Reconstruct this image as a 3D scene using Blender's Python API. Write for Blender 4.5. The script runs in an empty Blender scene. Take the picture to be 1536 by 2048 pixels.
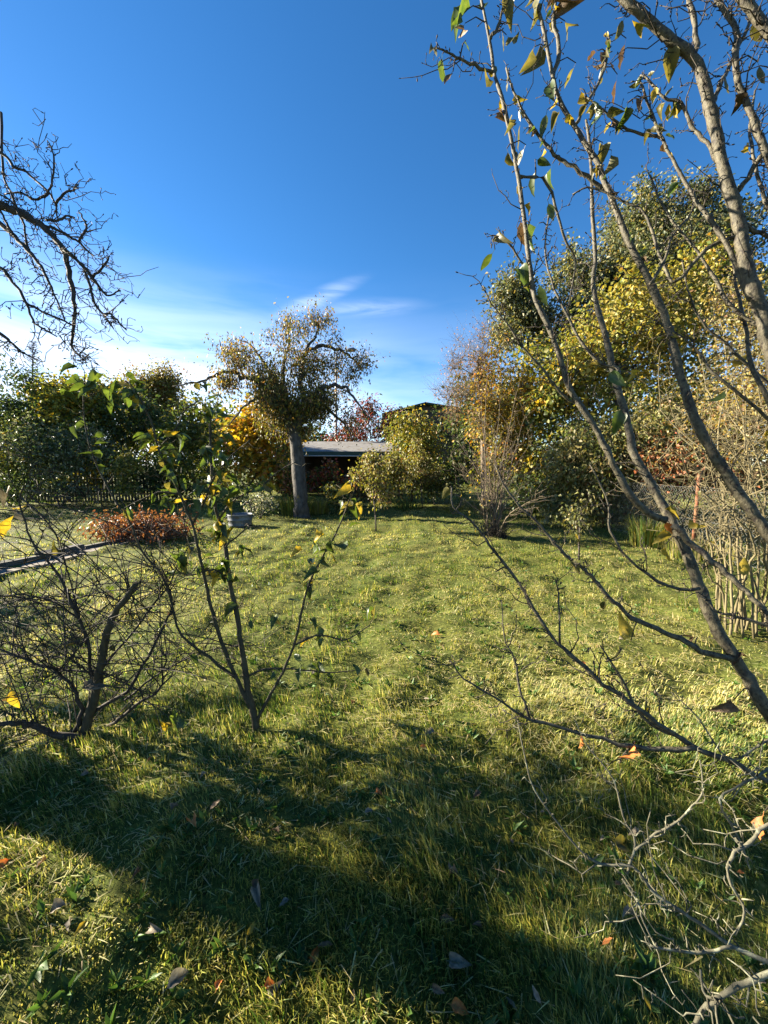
import bpy, math, random
import numpy as np
from mathutils import Vector, Matrix

random.seed(11)
rng = np.random.default_rng(11)
SC = bpy.context.scene
COL = SC.collection
rad = math.radians

# ------------------------------------------------------------------ camera, sky, sun, exposure
CAM_H = 1.6
PITCH = rad(7.0)
cam_d = bpy.data.cameras.new('camera'); cam = bpy.data.objects.new('camera', cam_d); COL.objects.link(cam)
cam.location = (0, 0, CAM_H); cam.rotation_euler = (rad(90) - PITCH, 0, 0)
cam_d.sensor_fit = 'HORIZONTAL'; cam_d.sensor_width = 36; cam_d.lens = 18.0
cam_d.clip_start = 0.02; cam_d.clip_end = 3000
SC.camera = cam

SUN_AZ = 71.0      # degrees to the left of the view direction
SUN_EL = 21.0
world = bpy.data.worlds.new('World'); SC.world = world; world.use_nodes = True
def build_world():
    nt = world.node_tree; nt.nodes.clear(); N = nt.nodes.new; L = nt.links.new
    out = N('ShaderNodeOutputWorld'); bg = N('ShaderNodeBackground'); bg.inputs[1].default_value = 0.05
    sky = N('ShaderNodeTexSky'); sky.sky_type = 'NISHITA'; sky.sun_disc = False
    sky.sun_elevation = rad(SUN_EL); sky.sun_rotation = rad(-SUN_AZ)
    sky.altitude = 1200; sky.air_density = 1.0; sky.dust_density = 0.2; sky.ozone_density = 4.0
    tc = N('ShaderNodeTexCoord'); sep = N('ShaderNodeSeparateXYZ'); L(tc.outputs['Generated'], sep.inputs[0])
    def math_(op, a, b=None, c=None):
        n = N('ShaderNodeMath'); n.operation = op
        for i, v in enumerate((a, b, c)):
            if v is None: continue
            if isinstance(v, (int, float)): n.inputs[i].default_value = v
            else: L(v, n.inputs[i])
        return n.outputs[0]
    def mrange(v, a, b, c=0.0, d=1.0):
        n = N('ShaderNodeMapRange'); n.interpolation_type = 'SMOOTHSTEP'
        L(v, n.inputs[0])
        for i, q in enumerate((a, b, c, d)): n.inputs[i + 1].default_value = q
        return n.outputs[0]
    zc = math_('MAXIMUM', sep.outputs['Z'], 0.02)
    u = math_('DIVIDE', sep.outputs['X'], zc); v = math_('DIVIDE', sep.outputs['Y'], zc)
    com = N('ShaderNodeCombineXYZ'); L(u, com.inputs[0]); L(v, com.inputs[1])
    # streaky high cloud: noise on the cloud plane, drawn out along one wind direction
    mp = N('ShaderNodeMapping'); L(com.outputs[0], mp.inputs[0]); mp.inputs['Rotation'].default_value = (0, 0, rad(40)); mp.inputs['Scale'].default_value = (0.7, 2.6, 1)
    ns = N('ShaderNodeTexNoise'); L(mp.outputs[0], ns.inputs['Vector']); ns.inputs['Scale'].default_value = 1.6; ns.inputs['Detail'].default_value = 9; ns.inputs['Roughness'].default_value = 0.62; ns.inputs['Distortion'].default_value = 0.9
    streak = mrange(ns.outputs[0], 0.44, 0.78)
    # two thin wisps on the cloud plane
    def wisp(cu, cv, ang, la, lb, k):
        du = math_('SUBTRACT', u, cu); dv = math_('SUBTRACT', v, cv); ca, sa = math.cos(rad(ang)), math.sin(rad(ang))
        al = math_('ADD', math_('MULTIPLY', du, ca), math_('MULTIPLY', dv, sa)); ac = math_('SUBTRACT', math_('MULTIPLY', dv, ca), math_('MULTIPLY', du, sa))
        rr = math_('SQRT', math_('ADD', math_('POWER', math_('ABSOLUTE', math_('DIVIDE', al, la)), 2.0), math_('POWER', math_('ABSOLUTE', math_('DIVIDE', ac, lb)), 2.0)))
        return math_('MULTIPLY', math_('MULTIPLY', mrange(rr, 1.0, 0.0), mrange(ns.outputs[0], 0.30, 0.72)), k)
    wisp = math_('ADD', wisp(-.44, 2.5, -43, .56, .12, .40), wisp(-.12, 2.62, -8, .5, .2, .22))
    # low veil near the horizon, broken up by broader noise
    mp2 = N('ShaderNodeMapping'); L(tc.outputs['Generated'], mp2.inputs[0]); mp2.inputs['Scale'].default_value = (2.2, 2.2, 13); mp2.inputs['Rotation'].default_value = (0, rad(-6), 0)
    n2 = N('ShaderNodeTexNoise'); L(mp2.outputs[0], n2.inputs['Vector']); n2.inputs['Scale'].default_value = 1.5; n2.inputs['Detail'].default_value = 8; n2.inputs['Distortion'].default_value = 0.5
    low = mrange(sep.outputs['Z'], 0.44, 0.06)
    vd = N('ShaderNodeVectorMath'); vd.operation = 'DOT_PRODUCT'; L(tc.outputs['Generated'], vd.inputs[0]); vd.inputs[1].default_value = (-math.sin(rad(SUN_AZ)), math.cos(rad(SUN_AZ)), 0.15)
    side = mrange(vd.outputs['Value'], 0.2, 0.8, 0.35, 1.6)      # thin cloud shines towards the sun
    veil = math_('MULTIPLY', math_('MULTIPLY', mrange(n2.outputs[0], 0.12, 0.72), low), math_('MULTIPLY', side, 0.72))
    fac = math_('MINIMUM', math_('ADD', wisp, veil), 0.85)
    mix = N('ShaderNodeMix'); mix.data_type = 'RGBA'
    hsv = N('ShaderNodeHueSaturation'); hsv.inputs['Saturation'].default_value = 1.2; hsv.inputs['Value'].default_value = 0.88; L(sky.outputs[0], hsv.inputs['Color'])
    L(fac, mix.inputs[0]); L(hsv.outputs[0], mix.inputs[6]); mix.inputs[7].default_value = (6.0, 6.5, 7.4, 1)
    L(mix.outputs[2], bg.inputs[0]); L(bg.outputs[0], out.inputs[0])
build_world()
sl = bpy.data.lights.new('sun', 'SUN'); sl.energy = 5.0; sl.angle = rad(0.5); sl.color = (1.0, 0.89, 0.70)
sun = bpy.data.objects.new('sun', sl); COL.objects.link(sun)
a, e = rad(SUN_AZ), rad(SUN_EL)
sdir = Vector((-math.sin(a) * math.cos(e), math.cos(a) * math.cos(e), math.sin(e)))
sun.rotation_euler = (-sdir).to_track_quat('-Z', 'Y').to_euler(); sun.location = sdir * 40
SC.view_settings.view_transform = 'Standard'; SC.view_settings.look = 'None'
SC.view_settings.exposure = 2.5; SC.view_settings.gamma = 1.0; SC.view_settings.use_curve_mapping = False

# ------------------------------------------------------------------ helpers
F = 768.0
cp, sp = math.cos(PITCH), math.sin(PITCH)
def at(px, py, d):
    """the point of the place that lies d metres away along the view axis in that direction"""
    xc = (px - 768) / F * d; yc = -(py - 1024) / F * d
    return np.array((xc, d * cp + yc * sp, CAM_H - d * sp + yc * cp))
def ground_at(px, py):
    dx = (px - 768) / F; dy = -(py - 1024) / F
    dz = -sp + dy * cp; t = CAM_H / -dz
    return np.array((dx * t, (cp + dy * sp) * t, 0.0))

_perm = np.random.default_rng(5).random((64, 64))
def vnoise(x, y):
    x = np.asarray(x, float); y = np.asarray(y, float)
    ix = np.floor(x).astype(int); iy = np.floor(y).astype(int); fx = x - ix; fy = y - iy
    fx = fx * fx * (3 - 2 * fx); fy = fy * fy * (3 - 2 * fy)
    g = lambda i, j: _perm[i % 64, j % 64]
    return (g(ix, iy) * (1 - fx) + g(ix + 1, iy) * fx) * (1 - fy) + (g(ix, iy + 1) * (1 - fx) + g(ix + 1, iy + 1) * fx) * fy
def fbm(x, y, o=4):
    s = 0; a_ = 0.5
    for k in range(o):
        s = s + a_ * vnoise(x * 2 ** k + 13.7 * k, y * 2 ** k + 7.1 * k); a_ *= 0.5
    return s
def height(x, y):
    x = np.asarray(x, float); y = np.asarray(y, float)
    r = np.hypot(x, y); near = np.clip(1 - (r - 16) / 12, 0, 1)
    h = (fbm(x * 0.9 + 31, y * 0.9 + 17, 3) - 0.44) * 0.14
    rows = np.sin((x - 0.05 * y + 1.1 * (fbm(x * .7, y * .35) - .5)) * 2 * math.pi / 0.52)
    h = h + rows * 0.009 * (0.4 + fbm(x * .5 + 3, y * .5 + 9, 2))
    h = h + (fbm(x * 3.6 + 50, y * 3.6 + 80, 2) - 0.38) * 0.125
    return h * near * np.clip((r + 0.3) / 1.0, 0, 1)

class MB:
    """collects geometry for ONE mesh object"""
    def __init__(s): s.V = []; s.Q = []; s.T = []; s.C = []; s.n = 0
    def add(s, v, quads=None, tris=None, col=None):
        v = np.asarray(v, float).reshape(-1, 3); s.V.append(v)
        if quads is not None and len(quads): s.Q.append(np.asarray(quads, int).reshape(-1, 4) + s.n)
        if tris is not None and len(tris): s.T.append(np.asarray(tris, int).reshape(-1, 3) + s.n)
        if col is None: c = np.ones((len(v), 3)) * 0.5
        else:
            c = np.asarray(col, float)
            if c.ndim == 1: c = np.tile(c, (len(v), 1))
        s.C.append(c); s.n += len(v)
    def tubes(s, P, R, sides=5, cap=True, col=None):
        P = np.asarray(P, float); R = np.asarray(R, float)
        if P.ndim == 2: P = P[None]; R = R[None]
        n, k, _ = P.shape
        t = np.gradient(P, axis=1); t /= np.linalg.norm(t, axis=2, keepdims=True) + 1e-9
        m = P[:, -1] - P[:, 0]; m /= np.linalg.norm(m, axis=1, keepdims=True) + 1e-9
        ref = np.where(np.abs(m[:, 2:3]) > 0.8, np.array([[1., .13, 0]]), np.array([[.05, .1, 1.]]))
        ref = ref[:, None, :] - (ref[:, None, :] * t).sum(2, keepdims=True) * t
        ref /= np.linalg.norm(ref, axis=2, keepdims=True) + 1e-9
        w = np.cross(t, ref)
        an = np.arange(sides) * 2 * math.pi / sides
        ring = ref[:, :, None, :] * np.cos(an)[None, None, :, None] + w[:, :, None, :] * np.sin(an)[None, None, :, None]
        V = P[:, :, None, :] + ring * R[:, :, None, None]
        base = (np.arange(n) * k * sides)[:, None, None]
        i = (np.arange(k - 1) * sides)[None, :, None]; j = np.arange(sides)[None, None, :]; j2 = (j + 1) % sides
        q = np.stack([base + i + j, base + i + j2, base + i + sides + j2, base + i + sides + j], -1).reshape(-1, 4)
        c = None
        if col is not None:
            c = np.asarray(col, float)
            if c.ndim == 2: c = np.repeat(c, k * sides, axis=0)
        tr = None
        if cap:
            b0 = (np.arange(n) * k * sides)[:, None]
            jj = np.arange(1, sides - 1)[None, :]
            t1 = np.stack([b0 + 0 * jj, b0 + jj + 1, b0 + jj], -1).reshape(-1, 3)
            e0 = b0 + (k - 1) * sides
            t2 = np.stack([e0 + 0 * jj, e0 + jj, e0 + jj + 1], -1).reshape(-1, 3)
            tr = np.concatenate([t1, t2])
        s.add(V.reshape(-1, 3), q, tr, c)
    def leaves(s, p, axis, L, W, col, fold=0.18, up=0.5, g=None):
        g = g or rng
        p = np.asarray(p, float); n = len(p)
        a_ = axis / (np.linalg.norm(axis, axis=1, keepdims=True) + 1e-9)
        nn = g.normal(size=(n, 3)); nn[:, 2] += up * 2
        nn -= (nn * a_).sum(1, keepdims=True) * a_; nn /= np.linalg.norm(nn, axis=1, keepdims=True) + 1e-9
        sd = np.cross(a_, nn); L = np.asarray(L)[:, None]; W = np.asarray(W)[:, None]
        md = p + a_ * L * 0.45
        V = np.stack([p, md + sd * W * .5 + nn * W * fold, p + a_ * L - nn * L * 0.12, md - sd * W * .5 + nn * W * fold], 1).reshape(-1, 3)
        b = (np.arange(n) * 4)[:, None]
        T = np.concatenate([b + np.array([[0, 2, 1]]), b + np.array([[0, 3, 2]])])
        s.add(V, None, T, np.repeat(col, 4, axis=0))
    def box(s, c, size, rot=0.0, jit=0.0, col=None, tilt=None):
        c = np.asarray(c, float); hx, hy, hz = np.asarray(size, float) / 2
        v = np.array([(x, y, z) for x in (-hx, hx) for y in (-hy, hy) for z in (-hz, hz)])
        if jit: v = v + rng.normal(size=v.shape) * jit
        if tilt is not None: v = v @ np.array(Matrix.Rotation(tilt[0], 3, tilt[1])).T
        ca, sa = math.cos(rot), math.sin(rot)
        v = v @ np.array([[ca, sa, 0], [-sa, ca, 0], [0, 0, 1]]) + c
        s.add(v, [(0, 1, 3, 2), (4, 6, 7, 5), (0, 4, 5, 1), (2, 3, 7, 6), (0, 2, 6, 4), (1, 5, 7, 3)], None, col)
    def build(s, name, mat, parent=None, origin=None, smooth=True):
        V = np.concatenate(s.V); C = np.concatenate(s.C)
        o0 = WORLD[parent] if parent is not None else np.array(origin if origin is not None else (0, 0, 0), float)
        V = V - o0
        me = bpy.data.meshes.new(name)
        Q = np.concatenate(s.Q) if s.Q else np.zeros((0, 4), int); T = np.concatenate(s.T) if s.T else np.zeros((0, 3), int)
        nl = len(Q) * 4 + len(T) * 3
        me.vertices.add(len(V)); me.vertices.foreach_set('co', V.astype(np.float32).ravel())
        me.loops.add(nl); me.loops.foreach_set('vertex_index', np.concatenate([Q.ravel(), T.ravel()]).astype(np.int32))
        me.polygons.add(len(Q) + len(T))
        st = np.concatenate([np.arange(len(Q)) * 4, len(Q) * 4 + np.arange(len(T)) * 3]).astype(np.int32)
        me.polygons.foreach_set('loop_start', st)
        me.polygons.foreach_set('use_smooth', np.full(len(st), smooth, dtype=bool))
        at_ = me.color_attributes.new('Col', 'FLOAT_COLOR', 'POINT')
        at_.data.foreach_set('color', np.concatenate([C, np.ones((len(C), 1))], 1).astype(np.float32).ravel())
        me.update(calc_edges=True); me.materials.append(mat)
        o = bpy.data.objects.new(name, me); COL.objects.link(o)
        if parent is not None: o.parent = parent
        else: o.location = o0
        WORLD[o] = o0
        if parent is not None and name in JOINED: o['kind'] = 'stuff'
        return o
JOINED = {'twigs', 'buds', 'lichen_twigs', 'branches', 'upper_branches', 'shaggy_base', 'cut_branches', 'withered_leaves'}
WORLD = {}
def thing(name, loc, label, cat, group=None):
    o = bpy.data.objects.new(name, None); o.empty_display_size = 0.1; COL.objects.link(o); o.location = loc
    WORLD[o] = np.array(loc, float); tag(o, label, cat, group); return o
def tag(o, label=None, cat=None, group=None, kind=None):
    if label: o['label'] = label
    if cat: o['category'] = cat
    if group: o['group'] = group
    if kind: o['kind'] = kind
    return o

# ------------------------------------------------------------------ materials
def new_mat(name):
    m = bpy.data.materials.new(name); m.use_nodes = True; nt = m.node_tree; nt.nodes.clear()
    return m, nt, nt.nodes.new, nt.links.new
def leaf_mat(name, trans=0.4, rough=0.5, spec=0.35, tint=(1.15, 1.1, 0.6), const=None, vary=0.25):
    m, nt, N, L = new_mat(name)
    out = N('ShaderNodeOutputMaterial'); pb = N('ShaderNodeBsdfPrincipled'); tr = N('ShaderNodeBsdfTranslucent'); mx = N('ShaderNodeMixShader')
    if const is None:
        c = N('ShaderNodeAttribute'); c.attribute_name = 'Col'; cs = c.outputs['Color']
    else:
        oi = N('ShaderNodeObjectInfo'); tcd = N('ShaderNodeTexCoord')
        nz = N('ShaderNodeTexNoise'); nz.inputs['Scale'].default_value = 4.0; nz.inputs['Detail'].default_value = 5
        nz.noise_dimensions = '4D'; L(tcd.outputs['Object'], nz.inputs['Vector'])
        mm = N('ShaderNodeMath'); mm.operation = 'MULTIPLY'; L(oi.outputs['Random'], mm.inputs[0]); mm.inputs[1].default_value = 37.0; L(mm.outputs[0], nz.inputs['W'])
        rp = N('ShaderNodeValToRGB'); L(nz.outputs[0], rp.inputs[0])
        rp.color_ramp.elements[0].position = 0.35; rp.color_ramp.elements[1].position = 0.66
        rp.color_ramp.elements[0].color = (*const[0], 1); rp.color_ramp.elements[1].color = (*const[1], 1)
        hs = N('ShaderNodeHueSaturation'); L(rp.outputs[0], hs.inputs['Color'])
        ma = N('ShaderNodeMapRange'); L(oi.outputs['Random'], ma.inputs[0]); ma.inputs[3].default_value = 1 - vary; ma.inputs[4].default_value = 1 + vary
        L(ma.outputs[0], hs.inputs['Value']); cs = hs.outputs[0]
    L(cs, pb.inputs['Base Color']); pb.inputs['Roughness'].default_value = rough; pb.inputs['Specular IOR Level'].default_value = spec
    mu = N('ShaderNodeMix'); mu.data_type = 'RGBA'; mu.blend_type = 'MULTIPLY'; mu.inputs[0].default_value = 1
    L(cs, mu.inputs[6]); mu.inputs[7].default_value = (*tint, 1); L(mu.outputs[2], tr.inputs[0])
    mx.inputs[0].default_value = trans; L(pb.outputs[0], mx.inputs[1]); L(tr.outputs[0], mx.inputs[2]); L(mx.outputs[0], out.inputs[0])
    return m
def noise_mat(name, c1, c2, scale=8, stretch=(1, 1, 1), rough=0.85, bump=0.4, dist=0.01, c3=None, metal=0.0, spec=0.3, scale2=40):
    m, nt, N, L = new_mat(name)
    out = N('ShaderNodeOutputMaterial'); pb = N('ShaderNodeBsdfPrincipled')
    tc = N('ShaderNodeTexCoord'); mp = N('ShaderNodeMapping'); L(tc.outputs['Object'], mp.inputs[0]); mp.inputs['Scale'].default_value = stretch
    n1 = N('ShaderNodeTexNoise'); L(mp.outputs[0], n1.inputs['Vector']); n1.inputs['Scale'].default_value = scale; n1.inputs['Detail'].default_value = 8; n1.inputs['Roughness'].default_value = 0.65
    rp = N('ShaderNodeValToRGB'); L(n1.outputs[0], rp.inputs[0]); e_ = rp.color_ramp.elements
    e_[0].position = 0.32; e_[0].color = (*c1, 1); e_[1].position = 0.66; e_[1].color = (*c2, 1)
    cs = rp.outputs[0]
    if c3 is not None:
        n3 = N('ShaderNodeTexNoise'); L(tc.outputs['Object'], n3.inputs['Vector']); n3.inputs['Scale'].default_value = scale2; n3.inputs['Detail'].default_value = 4
        r3 = N('ShaderNodeValToRGB'); L(n3.outputs[0], r3.inputs[0]); r3.color_ramp.elements[0].position = 0.56; r3.color_ramp.elements[1].position = 0.64
        mx = N('ShaderNodeMix'); mx.data_type = 'RGBA'; L(r3.outputs[0], mx.inputs[0]); L(cs, mx.inputs[6]); mx.inputs[7].default_value = (*c3, 1); cs = mx.outputs[2]
    L(cs, pb.inputs['Base Color']); pb.inputs['Roughness'].default_value = rough; pb.inputs['Metallic'].default_value = metal; pb.inputs['Specular IOR Level'].default_value = spec
    b = N('ShaderNodeBump'); b.inputs['Strength'].default_value = bump; b.inputs['Distance'].default_value = dist; L(n1.outputs[0], b.inputs['Height']); L(b.outputs[0], pb.inputs['Normal'])
    L(pb.outputs[0], out.inputs[0]); return m

M = {}
M['foliage'] = leaf_mat('foliage', 0.38)
M['grass'] = leaf_mat('grass_blades', 0.42, rough=0.5, spec=0.35, tint=(1.15, 1.15, 0.75))
M['leaf_green'] = leaf_mat('leaf_green', 0.45, rough=0.38, spec=0.5, tint=(1.5, 1.35, 0.5), const=((.035, .065, .018), (.075, .11, .03)))
M['leaf_olive'] = leaf_mat('leaf_olive', 0.4, rough=0.45, tint=(1.3, 1.2, 0.5), const=((.07, .075, .028), (.16, .135, .05)))
M['leaf_yellow'] = leaf_mat('leaf_yellow', 0.45, rough=0.5, tint=(1.1, 1.0, 0.5), const=((.24, .20, .03), (.42, .30, .03)))
M['leaf_brown'] = leaf_mat('leaf_brown', 0.25, rough=0.6, tint=(1.1, .9, .6), const=((.085, .055, .03), (.20, .135, .07)))
M['leaf_orange'] = leaf_mat('leaf_orange', 0.3, rough=0.55, tint=(1.1, .8, .5), const=((.42, .13, .03), (.50, .22, .06)))
M['leaf_grey'] = leaf_mat('leaf_grey', 0.2, rough=0.7, tint=(1, 1, .8), const=((.12, .10, .07), (.24, .20, .14)))
M['bark_silver'] = noise_mat('bark_silver', (.022, .018, .011), (.115, .10, .062), 55, (1, 1, .8), bump=1.0, dist=.006, c3=(.022, .016, .012), rough=0.65, spec=0.35, scale2=48)
M['bark_dark'] = noise_mat('bark_dark', (.022, .017, .013), (.062, .052, .04), 20, (1, 1, .5), bump=0.5, dist=.006)
M['bark_pear'] = noise_mat('bark_pear', (.022, .020, .017), (.10, .09, .078), 9, (1, 1, .45), bump=1.0, dist=.03)
M['bark_lichen'] = noise_mat('bark_lichen', (.06, .055, .035), (.15, .14, .095), 40, bump=0.7, dist=.004, c3=(.22, .22, .15), scale2=30)
M['bark_sapling'] = noise_mat('bark_sapling', (.028, .023, .012), (.075, .062, .034), 30, (1, 1, .4), bump=0.4, dist=.003)
M['bark_pale'] = noise_mat('bark_pale', (.075, .062, .03), (.18, .15, .08), 18, (1, 1, .3), bump=0.4, dist=.004)
M['bark_tan'] = noise_mat('bark_tan', (.075, .057, .038), (.18, .14, .095), 18, (1, 1, .3), bump=0.4, dist=.004)

# ------------------------------------------------------------------ the lawn
def ground_mat():
    m, nt, N, L = new_mat('lawn_ground')
    out = N('ShaderNodeOutputMaterial'); pb = N('ShaderNodeBsdfPrincipled'); tc = N('ShaderNodeTexCoord')
    def noise(s, d=8, st=(1, 1, 1)):
        mp = N('ShaderNodeMapping'); L(tc.outputs['Object'], mp.inputs[0]); mp.inputs['Scale'].default_value = st
        n = N('ShaderNodeTexNoise'); L(mp.outputs[0], n.inputs['Vector']); n.inputs['Scale'].default_value = s; n.inputs['Detail'].default_value = d; n.inputs['Roughness'].default_value = 0.65; return n.outputs[0]
    def ramp(v, *els):
        r = N('ShaderNodeValToRGB'); L(v, r.inputs[0]); e_ = r.color_ramp.elements
        while len(e_) < len(els): e_.new(0.5)
        for q, (p, c) in zip(e_, els): q.position = p; q.color = (*c, 1)
        return r.outputs[0]
    fine = ramp(noise(38), (.25, (.020, .017, .009)), (.42, (.055, .062, .017)), (.58, (.10, .11, .028)), (.78, (.21, .18, .075)))
    broad = ramp(noise(1.6), (.3, (.75, .95, .7)), (.7, (1.25, 1.1, 1.0)))
    mx = N('ShaderNodeMix'); mx.data_type = 'RGBA'; mx.blend_type = 'MULTIPLY'; mx.inputs[0].default_value = 1; L(fine, mx.inputs[6]); L(broad, mx.inputs[7])
    L(mx.outputs[2], pb.inputs['Base Color']); pb.inputs['Roughness'].default_value = 0.95; pb.inputs['Specular IOR Level'].default_value = 0.1
    b = N('ShaderNodeBump'); b.inputs['Strength'].default_value = 0.5; b.inputs['Distance'].default_value = .02; L(noise(30), b.inputs['Height']); L(b.outputs[0], pb.inputs['Normal'])
    L(pb.outputs[0], out.inputs[0]); return m
M['ground'] = ground_mat()
M['slab'] = noise_mat('path_slab', (.12, .10, .08), (.22, .185, .15), 7, bump=0.4, dist=.01, c3=(.09, .10, .05), scale2=14)
M['kerb'] = noise_mat('kerb_stone', (.05, .048, .04), (.12, .11, .095), 9, bump=0.6, dist=.02, c3=(.05, .065, .02), scale2=9)

def make_ground():
    def axis(lo, hi, fine, far, grow):
        out = list(np.arange(lo, hi, fine)); s = fine; x = out[-1]
        while x < far: s *= grow; x += s; out.append(x)
        return out
    xs = axis(0, 5, .06, 900, 1.18); xs = np.array([-v for v in xs[:0:-1]] + xs)
    yp = axis(0, 8, .06, 1500, 1.16); yn = axis(0, .9, .09, 300, 1.5); ys = np.array([-v for v in yn[:0:-1]] + yp)
    X, Y = np.meshgrid(xs, ys); V = np.stack([X, Y, height(X, Y)], -1).reshape(-1, 3)
    nx = len(xs); i = np.arange(len(ys) - 1)[:, None] * nx + np.arange(nx - 1)[None, :]
    mb = MB(); mb.add(V, np.stack([i, i + 1, i + nx + 1, i + nx], -1).reshape(-1, 4))
    return tag(mb.build('lawn', M['ground']), kind='structure')
lawn = make_ground()

# the path on the left: a kerb that holds the upper lawn, flagstones at its foot
PA, PB = ground_at(-160, 1172), ground_at(345, 1062)
pdir = (PB - PA)[:2]; plen = np.linalg.norm(pdir); pdir = pdir / plen; pn = np.array((pdir[1], -pdir[0])); prot = math.atan2(pdir[1], pdir[0])
def path_side(x, y):   # distance to the kerb line (positive: this side) and position along it
    dx = x - PA[0]; dy = y - PA[1]
    return dx * pn[0] + dy * pn[1], dx * pdir[0] + dy * pdir[1]

def make_grass():
    g = np.random.default_rng(21)
    NT = 50000
    # tufts: dense close by, thinner and broader farther off
    r = (g.random(NT * 2) ** (1 / .42)) * 27 + 0.35
    th = g.uniform(-1.03, 1.03, NT * 2)
    keep = g.random(NT * 2) < np.clip(r / 1.0, .8, 1); r = r[keep][:NT]; th = th[keep][:NT]; n = len(r)
    r = r + .35; x = r * np.sin(th); y = r * np.cos(th) - .75; x = np.concatenate([x, g.uniform(-2.4, 2.4, 8000)]); y = np.concatenate([y, g.uniform(.35, 2.5, 8000)]); r = np.hypot(x, y)
    dk, tk = path_side(x, y)
    ok = ~((dk > -.02) & (dk < .34) & (tk > -.5) & (tk < plen) & (fbm(x * 3, y * 3, 3) > .36)); x, y, r = x[ok], y[ok], r[ok]; n = len(x)
    bare = fbm(x * 1.9 + 5, y * 1.9 + 11, 4)                # worn, thin places
    dry = np.clip((fbm(x * 1.1 + 40, y * .7 + 3, 3) - .36) * 4, 0, 1)
    rows = 0.5 + 0.5 * np.sin((x - 0.05 * y + 1.1 * (fbm(x * .7, y * .35) - .5)) * 2 * math.pi / 0.52)
    dry = np.clip(dry * .85 + .25 * rows, 0, 1)
    k = 9
    sc = np.clip((r / 2.6) ** 0.62, .8, 3.4)
    rep = lambda v: np.repeat(v, k)
    X = rep(x) + g.normal(size=n * k) * .021 * rep(sc); Y = rep(y) + g.normal(size=n * k) * .021 * rep(sc)
    lush = rep(np.clip((fbm(x * 5.5 + 70, y * 5.5, 3) - .3) * 3.2, .4, 1.5))
    near = rep(np.clip(1.7 - (r - 1.0) * .4, .8, 1.7)); Lb = (.026 + .045 * g.random(n * k) ** 1.3) * near * (.35 + .85 * lush) * rep(np.clip(sc, .9, 1.5)) * np.where(rep(bare) < .36, .5, 1)
    W = (.0024 + .0034 * g.random(n * k) ** 2) * rep(sc) * (1 + .1 * lush)
    flow = rep(fbm(x * .9 + 9, y * .9 + 60, 3)) * 9.0
    ang = flow + g.normal(size=n * k) * .8
    nearf = np.clip((rep(r) - 1.2) / 2.6, .05, 1)
    clip = g.random(n * k) < (.05 + .24 * rep(dry)) * nearf          # cut stalks lying about
    lean = np.where(clip, g.uniform(1.0, 1.5, n * k), g.beta(2, 2.6, n * k) * 1.05)
    Lb = np.where(clip, Lb * 1.25 + .02, Lb)
    u = np.stack([np.cos(ang), np.sin(ang), 0 * ang], -1); s = np.stack([-np.sin(ang), np.cos(ang), 0 * ang], -1)
    Z = height(X, Y) - .004 + np.where(clip, g.uniform(.006, .035, n * k), 0)
    b = np.stack([X, Y, Z], -1); zz = np.array([0, 0, 1.])
    up1 = np.where(clip, g.uniform(-.05, .12, n * k), np.cos(lean * .8)); 
    mid = b + u * (np.sin(lean * .75) * Lb * .55)[:, None] + zz * (up1 * Lb * .58)[:, None]
    up2 = np.where(clip, g.uniform(-.15, .1, n * k), np.cos(np.minimum(lean * 1.6, 2.0)))
    tip = mid + u * (np.sin(np.minimum(lean * 1.5, 1.57)) * Lb * .5)[:, None] + zz * (up2 * Lb * .42)[:, None]
    tw = s * W[:, None] * .5
    V = np.stack([b - tw, b + tw, mid + tw * .8, mid - tw * .8, tip], 1).reshape(-1, 3)
    o = (np.arange(n * k) * 5)[:, None]
    # colour: green, yellow green and straw
    q = g.random(n * k)
    green = np.array((.095, .145, .022)); ygreen = np.array((.33, .315, .075)); straw = np.array((.56, .47, .22)); deep = np.array((.045, .085, .018))
    pd = rep(dry)
    c = np.where((q < .30 + .45 * pd)[:, None], ygreen, green)
    c = np.where((q > .86)[:, None], deep, c)
    c = np.where((clip | (g.random(n * k) < .03 + .24 * pd * nearf))[:, None], straw, c)
    c = c * g.uniform(.72, 1.28, (n * k, 1)) * (1 + g.normal(size=(n * k, 3)) * .06)
    mb = MB(); mb.add(V, o + np.array([[0, 1, 2, 3]]), o + np.array([[3, 2, 4]]), np.repeat(np.clip(c, .01, .6), 5, axis=0))
    gr = mb.build('grass', M['grass'])
    tag(gr, 'mown yellow green lawn grass with straw coloured clippings', 'grass', kind='stuff')
    # broad leaved weeds: plantain and dandelion rosettes
    nw = 900
    r = g.random(nw) ** (1 / .6) * 8 + .7; th = g.uniform(-.95, .95, nw); x = r * np.sin(th); y = r * np.cos(th)
    dk, tk = path_side(x, y); ok = ~((dk > -.15) & (dk < .45)); x, y, r = x[ok], y[ok], r[ok]; n = len(x); k = 7
    X, Y = np.repeat(x, k), np.repeat(y, k); ang = g.uniform(0, 6.28, n * k); el = g.uniform(.25, 1.0, n * k)
    ax = np.stack([np.cos(ang) * np.cos(el), np.sin(ang) * np.cos(el), np.sin(el)], -1)
    Lw = g.uniform(.028, .062, n * k) * np.repeat(g.uniform(.6, 1.25, n), k)
    c = np.array((.055, .11, .02)) * g.uniform(.7, 1.5, (n * k, 1)) * np.array((1, 1, 1))
    w = MB(); w.leaves(np.stack([X, Y, height(X, Y) + .008], -1), ax, Lw, Lw * g.uniform(.22, .42, n * k), c, up=.9, g=g)
    tag(w.build('broadleaf_weeds', M['foliage']), 'low broad leaved weeds scattered through the lawn', 'weeds', kind='stuff')
make_grass()

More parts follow.
